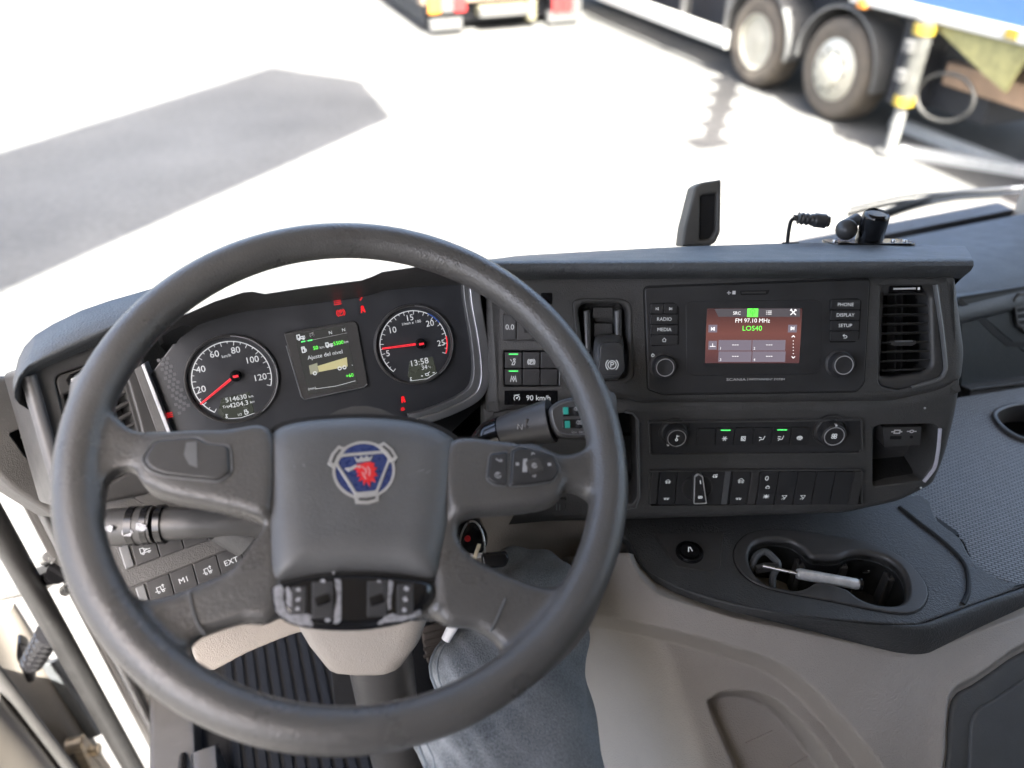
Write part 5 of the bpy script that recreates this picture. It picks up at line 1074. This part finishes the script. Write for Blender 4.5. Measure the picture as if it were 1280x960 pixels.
for i, p in enumerate(pth):
    t = (Vector(pth[min(i + 1, m_ - 1)]) - Vector(pth[max(i - 1, 0)])).normalized(); s = (up - t * up.dot(t)).normalized(); q = t.cross(s)
    ring_ = []
    for k2 in range(seg):
        a = 2 * math.pi * k2 / seg; r_ = rr[i]; f_ = i / m_
        side = max(0, -math.cos(a)) ; fold = .0105 * side * math.sin(f_ * 70 + a * 3.2 + 1.2 * math.sin(f_ * 23)) * math.exp(-((f_ - .34) / .18) ** 2) + 0.006 * math.sin(f_ * 40 - a * 4 + 1) * math.exp(-((f_ - .52) / .08) ** 2) + .0022 * math.sin(a * 5 + f_ * 20) + .0016 * math.sin(a * 11 - f_ * 47 + math.sin(f_ * 30))
        ring_.append(tuple(Vector(p) + (s * math.cos(a) + q * math.sin(a) * .94) * (r_ + fold)))
    R.append(ring_)
pn = thing('person', 'driver\'s right leg in faded grey denim reaching under the wheel', 'person', WORLD)
obj('body', rings(R), M['denim'], pn, smooth=180)
def seamline(a_deg, off, r_): 
    out = []
    for i in range(8, m_ - 30):
        v = R[i]; k2 = int(a_deg / 360 * seg) % seg; c = Vector(pth[i]); p = Vector(v[k2]); out.append(p + (p - c).normalized() * off)
    return tube(out, r_, 6)
M['stitch'] = mat('seam_denim', (.17, .19, .205), .9, grain=.8, gs=500)
SA = 205
obj('side_seam', seamline(SA, .0004, .0022), M['stitch'], pn); obj('side_seam', seamline(SA + 9, .0002, .0010), M['stitch'], pn)
shoe = thing('shoe', 'dark shoe of the driver on the floor mat', 'shoe', WORLD)
sec_ = lambda y, w_, h: [(.0 + w_ * math.cos(a), y, ZM + .012 + max(-.008, h * (.55 + .5 * math.sin(a)))) for a in (2 * math.pi * i / 20 for i in range(20))]
obj('upper', rings([sec_(.64, .02, .05), sec_(.66, .036, .10), sec_(.72, .042, .13), sec_(.79, .046, .10), sec_(.86, .05, .07), sec_(.91, .045, .055), sec_(.93, .02, .03)]), M['dash'], shoe, smooth=60)
obj('sole', box3(-.05, .645, ZM + .007, .05, .935, ZM + .018, .004), M['gap'], shoe)

# ================================================================ door side: sill, grab rail, open door
def vert(x, y, t): p = at(x, y, t); return Vector((p.x, p.y, 0))
def column_between(pxa, pxb, d, th, z0, z1):
    """upright slab seen between two measured points at one height"""
    a, b = vert(*pxa, d), vert(*pxb, d); n_ = (b - a).normalized(); s = Vector((-n_.y, n_.x, 0)) * th
    return [(a.x, a.y), (b.x, b.y), (b.x + s.x, b.y + s.y), (a.x + s.x, a.y + s.y)], z0, z1
sill = thing('door_pillar', 'dark pillar trim with rubber seal edging the open door gap', 'pillar', WORLD)
poly, z0, z1 = column_between((47, 640), (118, 640), 1.12, .06, ZF - .25, 1.92)
obj('trim', prism(rp(poly, .012), z0, z1, .01), M['dash'], sill)
a = vert(44, 640, 1.12); obj('seal', tube([(a.x, a.y, 1.93), (a.x, a.y, 1.7), (a.x, a.y, ZF - .3)], .010, 12), M['smooth'], sill)
a = vert(52, 640, 1.10); obj('seal_lip', tube([(a.x, a.y, 1.93), (a.x, a.y, 1.7), (a.x, a.y, ZF - .3)], .006, 10), M['greytrim'], sill)
ft = thing('footwell_trim', 'dark grey plastic footwell corner beside the floor mat', 'trim', VEH)
obj('wall', box3(-.325, .30, ZF, -.25, 1.15, ZF + .05, .012), M['smooth'], ft)
obj('step', box3(-.25, .45, ZF, -.21, .80, ZF + .09, .012), M['smooth'], ft)
obj('cable', tube([VEH.w(*p) - VEH.O for p in []] or [(-.26, .52, ZF + .08), (-.262, .60, ZF + .12), (-.265, .70, ZF + .11), (-.27, .82, ZF + .05)], .007, 10), M['gloss'], ft)
gr = thing('grab_rail', 'long black grab rail running down beside the open door', 'handle', WORLD)
a = vert(60, 770, 1.20)
obj('rail', tube([(a.x - .02, a.y + .03, 2.1), (a.x, a.y, 1.9), (a.x, a.y, 1.55), (a.x, a.y, 1.35), (a.x, a.y, 1.15), (a.x + .004, a.y - .004, .80)], .0165, 18), M['railblack'], gr, smooth=60)
door = thing('open_door', 'pale beige inner edge of the driver door standing open with cable boot', 'door', WORLD)
dpl = vert(20, 800, 1.42); dx = VEH.U; dy = VEH.V
DP = Plane(Vector((dpl.x, dpl.y, 1.3)), 107, 0)
nx2, nz2 = 60, 90; Vd = []
for j in range(nz2 + 1):
    for i in range(nx2 + 1):
        u = -.5 + .62 * i / nx2; v = -.75 + .87 * j / nz2
        n = .012 * math.tanh((u - .02 - .02 * math.sin(v * 6)) * 60) - .02 * math.tanh((u + .10) * 50) + .01 * math.sin(u * 30 + v * 3)
        if u > .06: n -= (u - .06) * 1.0
        Vd.append((u, v, n))
Fd = [(j * (nx2 + 1) + i, j * (nx2 + 1) + i + 1, (j + 1) * (nx2 + 1) + i + 1, (j + 1) * (nx2 + 1) + i) for j in range(nz2) for i in range(nx2)]
M['doorpaint'] = mat('door_paint', (.22, .20, .175), .38, var=.12, vs_=9, coat=.3)
obj('inner_panel', xform((Vd, Fd), DP.M()), M['doorpaint'], door, smooth=180)
obj('door_seal', xform(tube([(-.105, -.75, .02), (-.10, -.4, .022), (-.115, -.1, .02), (-.14, .3, .02)], .012, 12), DP.M()), M['smooth'], door)
pc = at(46, 815, 1.36); pb = at(30, 812, 1.38)
BT = Plane(at(36, 815, 1.38), 30, 10)
bo = obj('boot_flange', xform(prism(rp(BT.P([(22, 800), (34, 805), (46, 835), (44, 850), (34, 852), (20, 820)]), .01), -.02, .006, .003), BT.M()), M['gloss'], door)
pa, pe2 = at(40, 828, 1.35), at(62, 790, 1.25); rr2 = []
pts = [pa.lerp(pe2, i / 40) for i in range(41)]
obj('cable_boot', tube(pts, lambda t: .017 + .0035 * math.sin(t * 40 * math.pi / 4.2 * 1.3), 18), M['gloss'], door, smooth=60)
obj('inner_strip', xform(prism(rp(DP.P([(58, 830), (70, 822), (130, 915), (118, 922)], .01), .004), 0, .02, .004), DP.M()), M['pad'], door)
M['brass'] = mat('hinge_metal', (.55, .46, .34), .35, metal=.8, var=.3, vs_=60)
hg = obj('hinge', [xform(lathe([(.016, 0), (.016, .03), (.012, .034), (.0001, .034)], 20, DP.uv(104, 928, .03)), DP.M()), xform(lathe([(.013, 0), (.013, .03), (.009, .033), (.0001, .033)], 20, DP.uv(124, 936, .03)), DP.M())], M['brass'], door)
obj('hinge_arm', xform(prism(rp(DP.P([(98, 922), (108, 918), (140, 955), (150, 985), (130, 990)], .02), .006), 0, .018, .004), DP.M()), M['brass'], door)
cs = thing('door_check', 'small metal check arm with black rubber block bridging the door gap', 'door check', WORLD)
obj('arm', tube([at(-10, 746, 1.30), at(30, 737, 1.25), at(58, 728, 1.2)], .010, 8), M['steel'], cs)
obj('block', tube([at(50, 722, 1.2), at(72, 716, 1.17)], .017, 12), M['gloss'], cs)
for x, y in ((56, 700), (82, 738)): obj('bolt', tube([at(x, y, 1.18), at(x + 6, y - 4, 1.16)], .009, 10), M['steel'], cs)
# ================================================================ things on top of the dash
def on_pad(x, y, d): return at(x, y, d)
pm = thing('phone_mount', 'glossy black phone mount bolted to a plate on the top pad', 'phone mount', WORLD)
o = at(1085, 304, .993); PMP = Plane(o, 0, 90)
obj('plate', xform(prism(rrect((-.056, -.022, .056, .022), .018, 6), 0, .003, .001), Matrix.Translation(o) @ Matrix.Rotation(D(-18), 4, 'X')), M['gloss'], pm)
for dx_ in (-.045, .045, .03): obj('screw', lathe([(.0035, 0), (.003, .0045), (.0001, .005)], 12, (o.x + dx_, o.y - .004)) and xform(lathe([(.0035, 0), (.003, .0052), (.0001, .0056)], 12, (dx_, -.004)), Matrix.Translation(o) @ Matrix.Rotation(D(-18), 4, 'X')), M['steel'], pm)
obj('post', xform(lathe([(.0165, 0), (.0165, .034), (.0155, .038), (.013, .0405), (.0125, .039), (.0001, .039)], 32), Matrix.Translation(o + Vector((0, 0, .002)))), M['gloss'], pm, smooth=40)
kn_ = at(1058, 287, .985); obj('clamp_knob', xform(lathe([(.004, -.014), (.006, -.010), (.0125, -.006), (.0135, 0), (.012, .005), (.006, .008), (.0001, .0085)], 24), Matrix.Translation(kn_) @ Matrix.Rotation(D(60), 4, 'X') @ Matrix.Rotation(D(-25), 4, 'Y')), M['smooth'], pm, smooth=50)
obj('knob_arm', tube([kn_ + Vector((0, .01, 0)), at(1072, 274, 1.0)], .008, 12), M['smooth'], pm)
pg = thing('plug_lead', 'black cable with a moulded plug standing up from the top pad', 'cable', WORLD)
obj('cable', tube([Vector(p) for p in smoothline([at(984, 305, 1.0), at(986, 288, 1.0), at(989, 276, 1.0), at(995, 272.5, 1.0)], 6, False)], .0024, 10), M['gap'], pg)
A_, B_ = at(992, 272, 1.0), at(1036, 277, 1.0)
obj('plug', tube([A_.lerp(B_, i / 30) for i in range(31)], lambda t: (.0040 if t < .12 else .0066 + (.0012 if int(t * 14) % 2 else 0) if t < .6 else .0092 if t < .93 else .007), 16), M['smooth'], pg, smooth=50)
obj('grommet', tube([at(978, 305.5, .985), at(998, 305.5, .985)], .003, 8), M['gap'], pg)
sp_ = thing('sensor_housing', 'brown grey hollow housing standing at the windscreen edge of the pad', 'housing', WORLD)
SP = Plane(at(874, 270, 1.06), 0, 25)
sg = mat('housing_grey', (.075, .07, .06), .6, var=.12)
obj('shell', xform(panel(rp(SP.P([(850, 308), (853, 285), (866, 234), (874, 229), (899, 225), (898, 290), (892, 303), (882, 309)]), .003), [rp(SP.P([(873, 245), (893, 242), (892, 288), (886, 298), (872, 300)]), .003)], -.03, .012, .004, .004, 3), SP.M()), sg, sp_)
obj('inner', xform(prism(SP.P([(868, 240), (897, 238), (896, 296), (866, 303)]), -.03, .003, .001), SP.M()), M['gap'], sp_)
# wipers outside the windscreen
WPL = Plane(VEH.w(1.2, YF + .17, 1.86), 21, 5)
for lab, pts, r_ in (('wiper blade lying low across the passenger side of the windscreen', [(1100, 272), (1140, 258), (1190, 247), (1240, 243), (1330, 236)], .010), ('thin wiper arm above the blade on the passenger side', [(1060, 268), (1090, 260), (1130, 252), (1190, 246)], .005)):
    wp = thing('wiper', lab, 'wiper', WORLD); P3 = [Vector(p) for p in smoothline([WPL.pt(x, y) for x, y in pts], 6, False)]
    obj('rubber', tube(P3, r_, 8), M['gloss'], wp); obj('spine', tube([p + Vector((0, 0, .014)) for p in P3], r_ * .6, 8), M['lidgrey'], wp)

# ================================================================ lorry parked on the right
RTP = Plane(VEH.w(6.2, 6.5, 0), -69, 0)                # its near side: u towards us, v up, n towards our truck
def L2(x, y, n=0): return RTP.uv(x, y, n)
M['tyre'] = mat('tyre', (.075, .062, .048), .85, var=.25, vs_=8)
M['rimw'] = mat('wheel_rim', (.36, .345, .29), .4, metal=.3, var=.12, vs_=8)
M['blackch'] = mat('chassis_black', (.011, .012, .016), .6, var=.2, vs_=5)
M['blueb'] = mat('lorry_blue', (.035, .10, .30), .4, coat=.5, var=.05)
M['whitep'] = mat('lorry_white', (.34, .34, .33), .45, var=.06)
M['alu'] = mat('mudguard_alu', (.13, .13, .13), .45, metal=.5, var=.1)
M['yellow'] = mat('yellow_band', (.24, .175, .02), .5, var=.1)
M['olive'] = mat('olive_sheet', (.22, .205, .085), .7, var=.3, vs_=12)
M['blackch2'] = mat('hose_grey', (.035, .034, .032), .6, var=.1)
M['orange'] = mat('amber_lens', (.45, .17, .03), .4, var=0); M['taillens'] = mat('tail_lens', (.30, .025, .025), .4, var=0)
lor = thing('parked_lorry', 'blue crane lorry parked on the right with silver mudguards', 'lorry', RTP)
obj('chassis', box3(-8, .36, -2.3, 1.4, 1.24, -.40, .03), M['blackch'], lor)
obj('bed', box3(-.15, 1.30, -2.5, 5.5, 2.6, .06, .02), M['blueb'], lor)
obj('bed_sill', box3(-.12, 1.19, -2.5, 5.5, 1.30, .10, .02), M['whitep'], lor)
obj('body', box3(-9, 1.25, -2.5, -.2, 3.2, -.05, .05), M['blackch'], lor)
obj('side_guard', box3(-6.0, .33, -.06, -2.15, .53, .02, .02), M['whitep'], lor)
for u in (-2.35, -3.4): obj('guard_post', box3(u - .05, .5, -.2, u + .05, 1.1, -.08, .01), M['alu'], lor)
def lwheel(u, cap):
    c = (u, .515)
    w_ = obj('wheel', lathe([(.30, -.34), (.46, -.36), (.508, -.31), (.515, -.2), (.508, -.06), (.47, -.015), (.40, -.0), (.315, -.02), (.30, -.05), (.30, -.3)], 48, c, False), M['tyre'], lor, smooth=40)
    if cap: obj('rim', lathe([(.315, -.06), (.31, -.015), (.29, -.012), (.26, .015), (.17, .04), (.155, .075), (.06, .085), (.0001, .085)], 40, c), M['rimw'], w_, smooth=35)
    else: obj('rim', lathe([(.315, -.05), (.305, -.015), (.28, -.02), (.24, -.14), (.15, -.15), (.14, -.05), (.05, -.04), (.0001, -.04)], 40, c), M['rimw'], w_, smooth=35)
    for i in range(10):
        a = 2 * math.pi * i / 10; q = (u + .205 * math.cos(a), .515 + .205 * math.sin(a)); obj('wheel_nut', lathe([(.016, -.15), (.016, .055 if cap else -.12), (.0001, .058 if cap else -.118)], 8, q), M['alu'], w_)
    arc_ = []
    for r_ in (.625, .60): arc_.append([(u + r_ * math.cos(D(a)), .515 + r_ * math.sin(D(a))) for a in range(-8, 180, 6)])
    g = prism(arc_[0] + arc_[1][::-1], -.40, .02, .006); obj('mudguard', g, M['alu'], lor)
lwheel(-.23, True); lwheel(-1.62, False)
obj('marker_lamp', bxn((L2(1090, 8)[0] - .07, 1.17, L2(1090, 8)[0] + .03, 1.25), .02, .13, .01, .006), M['orange'], lor)
obj('tool_box', box3(.45, .35, -.6, .75, 1.15, -.12, .03), M['blackch'], lor)
tri_ = [L2(1148, 14, .05), L2(1300, 42, .05), L2(1256, 116, .05), L2(1228, 92, .05)]
obj('hanging_sheet', prism(ccw(tri_), .02, .05, .004), M['olive'], lor)
obj('beam', box3(.9, .62, -.9, 2.4, .82, -.3, .02), mat('rust_beam', (.34, .22, .14), .6, var=.2, vs_=6), lor)
for x in (1155, 1268): q = L2(x, 42, .08); obj('reflector', bxn((q[0] - .06, q[1] - .04, q[0] + .06, q[1] + .04), .1, .115, .01, .003), M['yellow'], lor)
M['legsleeve'] = mat('leg_sleeve', (.065, .065, .06), .5, var=.25, vs_=9); M['legram'] = mat('leg_ram', (.16, .16, .155), .5, var=.2, vs_=9); M['groundbar'] = mat('bar_grey', (.30, .31, .31), .6, var=.15)
leg = thing('stabiliser_leg', 'white stabiliser leg with yellow bands standing beside the lorry', 'stabiliser', RTP)
c = L2(1112, 187, .12)[0]; 
def tz(z0, z1, r_, m, nm, lean=.03): obj(nm, tube([(c + .0 + (z0) * .0, z0, .12), (c, z1, .12)], r_, 20), M[m], leg)
tz(.02, .55, .055, 'legram', 'ram'); tz(.50, 1.22, .085, 'legsleeve', 'sleeve'); tz(.48, .56, .095, 'yellow', 'band'); tz(1.10, 1.18, .10, 'yellow', 'band'); tz(0, .05, .12, 'alu', 'foot')
obj('bracket', [box3(c - .05, .7, .2, c + .03, .8, .27, .01), box3(c - .05, .95, .2, c + .03, 1.05, .27, .01)], M['alu'], leg)
hose = [(L2(1182 + 36 * math.cos(t), 122 + 30 * math.sin(t), .05)) for t in (2 * math.pi * i / 30 + 2 for i in range(31))]
single('hydraulic_hose', tube([(q[0], q[1], .05) for q in hose], .017, 10), M['blackch2'], 'looped grey hose hanging behind the stabiliser leg', 'hose', RTP)
for lab, p, q in (('grey steel bar lying on the yard, the upper of two beside the stabiliser', (1118, 152), (1262, 208)), ('grey steel bar lying on the yard, the lower of two beside the stabiliser', (1124, 188), (1340, 222))):
    a, b = flat(*p, .05), flat(*q, .05); t = (b - a).normalized(); s = Vector((-t.y, t.x, 0)) * .07
    V = [tuple(a - s)[:2], tuple(b - s)[:2], tuple(b + s)[:2], tuple(a + s)[:2]]; single('steel_bar', prism(V, .004, .10, .02, 3), M['groundbar'], lab, 'bar')
# ================================================================ low trailer ahead
TRP = Plane(VEH.w(4.6, 12.2, 0), 21, 0)
def T2(x, y): return TRP.uv(x, y)
tr_ = thing('parked_trailer', 'rear of a dark trailer with red and amber lamps at the top edge', 'trailer', TRP)
bx_ = lambda x0, y0, x1, y1: TRP.box(x0, y0, x1, y1)
b0 = bx_(530, 40, 727, 0)
obj('body', box3(b0[0], .40, -6, b0[2], 1.6, -.3, .03), M['blackch'], tr_)
obj('under_frame', box3(b0[0] + .1, .10, -5, b0[2] - .1, .42, -.32, .02), M['blackch'], tr_)
obj('tail_beam', box3(b0[0], .42, -.35, b0[2], .56, -.1, .02), mat('trailer_rust', (.16, .12, .09), .7, var=.3, vs_=5), tr_)
for x0, x1 in ((534, 583), (690, 727)):
    q = bx_(x0, 14, x1, -12); o = obj('lamp_cluster', box3(q[0], q[1], -.12, q[2], q[3], .0, .01), M['blackch'], tr_)
    w_ = (q[2] - q[0]) / 3
    for i, m_ in enumerate((['orange', 'alu', 'taillens'] if x0 < 600 else ['taillens', 'taillens', 'alu'])): obj('lens', box3(q[0] + w_ * i + .01, q[1] + .02, -.02, q[0] + w_ * (i + 1) - .01, q[3] - .02, .02, .006), M[m_], o)
for x0, y0, x1, y1 in ((538, 23, 578, 38), (685, 14, 722, 28), (600, 9, 660, 20)):
    q = bx_(x0, y1, x1, y0); obj('plate', box3(q[0], min(q[1], q[3]), -.1, q[2], max(q[1], q[3]), .01, .01), M['alu'], tr_)
for x in (556, 706):
    q = T2(x, 36); obj('tyre', xform(lathe([(.18, -.15), (.33, -.15), (.36, -.1), (.36, .1), (.33, .15), (.18, .15)], 32), Matrix.Translation((q[0], .36, -.7)) @ Matrix.Rotation(D(90), 4, 'Y')), M['tyre'], tr_, smooth=40)
obj('coupling', [box3(T2(600, 30)[0], .22, -.2, T2(660, 30)[0], .36, -.05, .02), box3(T2(662, 30)[0], .1, -.2, T2(672, 30)[0], .4, -.05, .02)], mat('coupling_olive', (.13, .12, .08), .6, var=.2, vs_=8), tr_)

# unseen boom added above the frame to cast the shadow streak beside the lorry
p0, p1 = Vector(RTP.local(VEH.w(6.5, 7.25, 2.8))), Vector(RTP.local(VEH.w(4.25, 3.75, 4.0)))
obj('shadow_boom', tube([p0, p0.lerp(p1, .3), p0.lerp(p1, .6), p1], lambda t: .13 - .06 * t, 10), M['yellow'], lor)
for t_, L0 in ((.25, .5), (.45, .35), (.62, .3), (.8, .25), (.97, .4)): q = p0.lerp(p1, t_); obj('shadow_boom_fitting', box3(q.x - .10, q.y - .05, q.z - L0 / 2, q.x + .10, q.y + .12, q.z + L0 / 2, .02), M['blackch'], lor)
obj('shadow_boom_column', box3(p0.x - .2, 1.2, p0.z - .8, p0.x + .2, 3.2, p0.z - .2, .05), M['yellow'], lor)
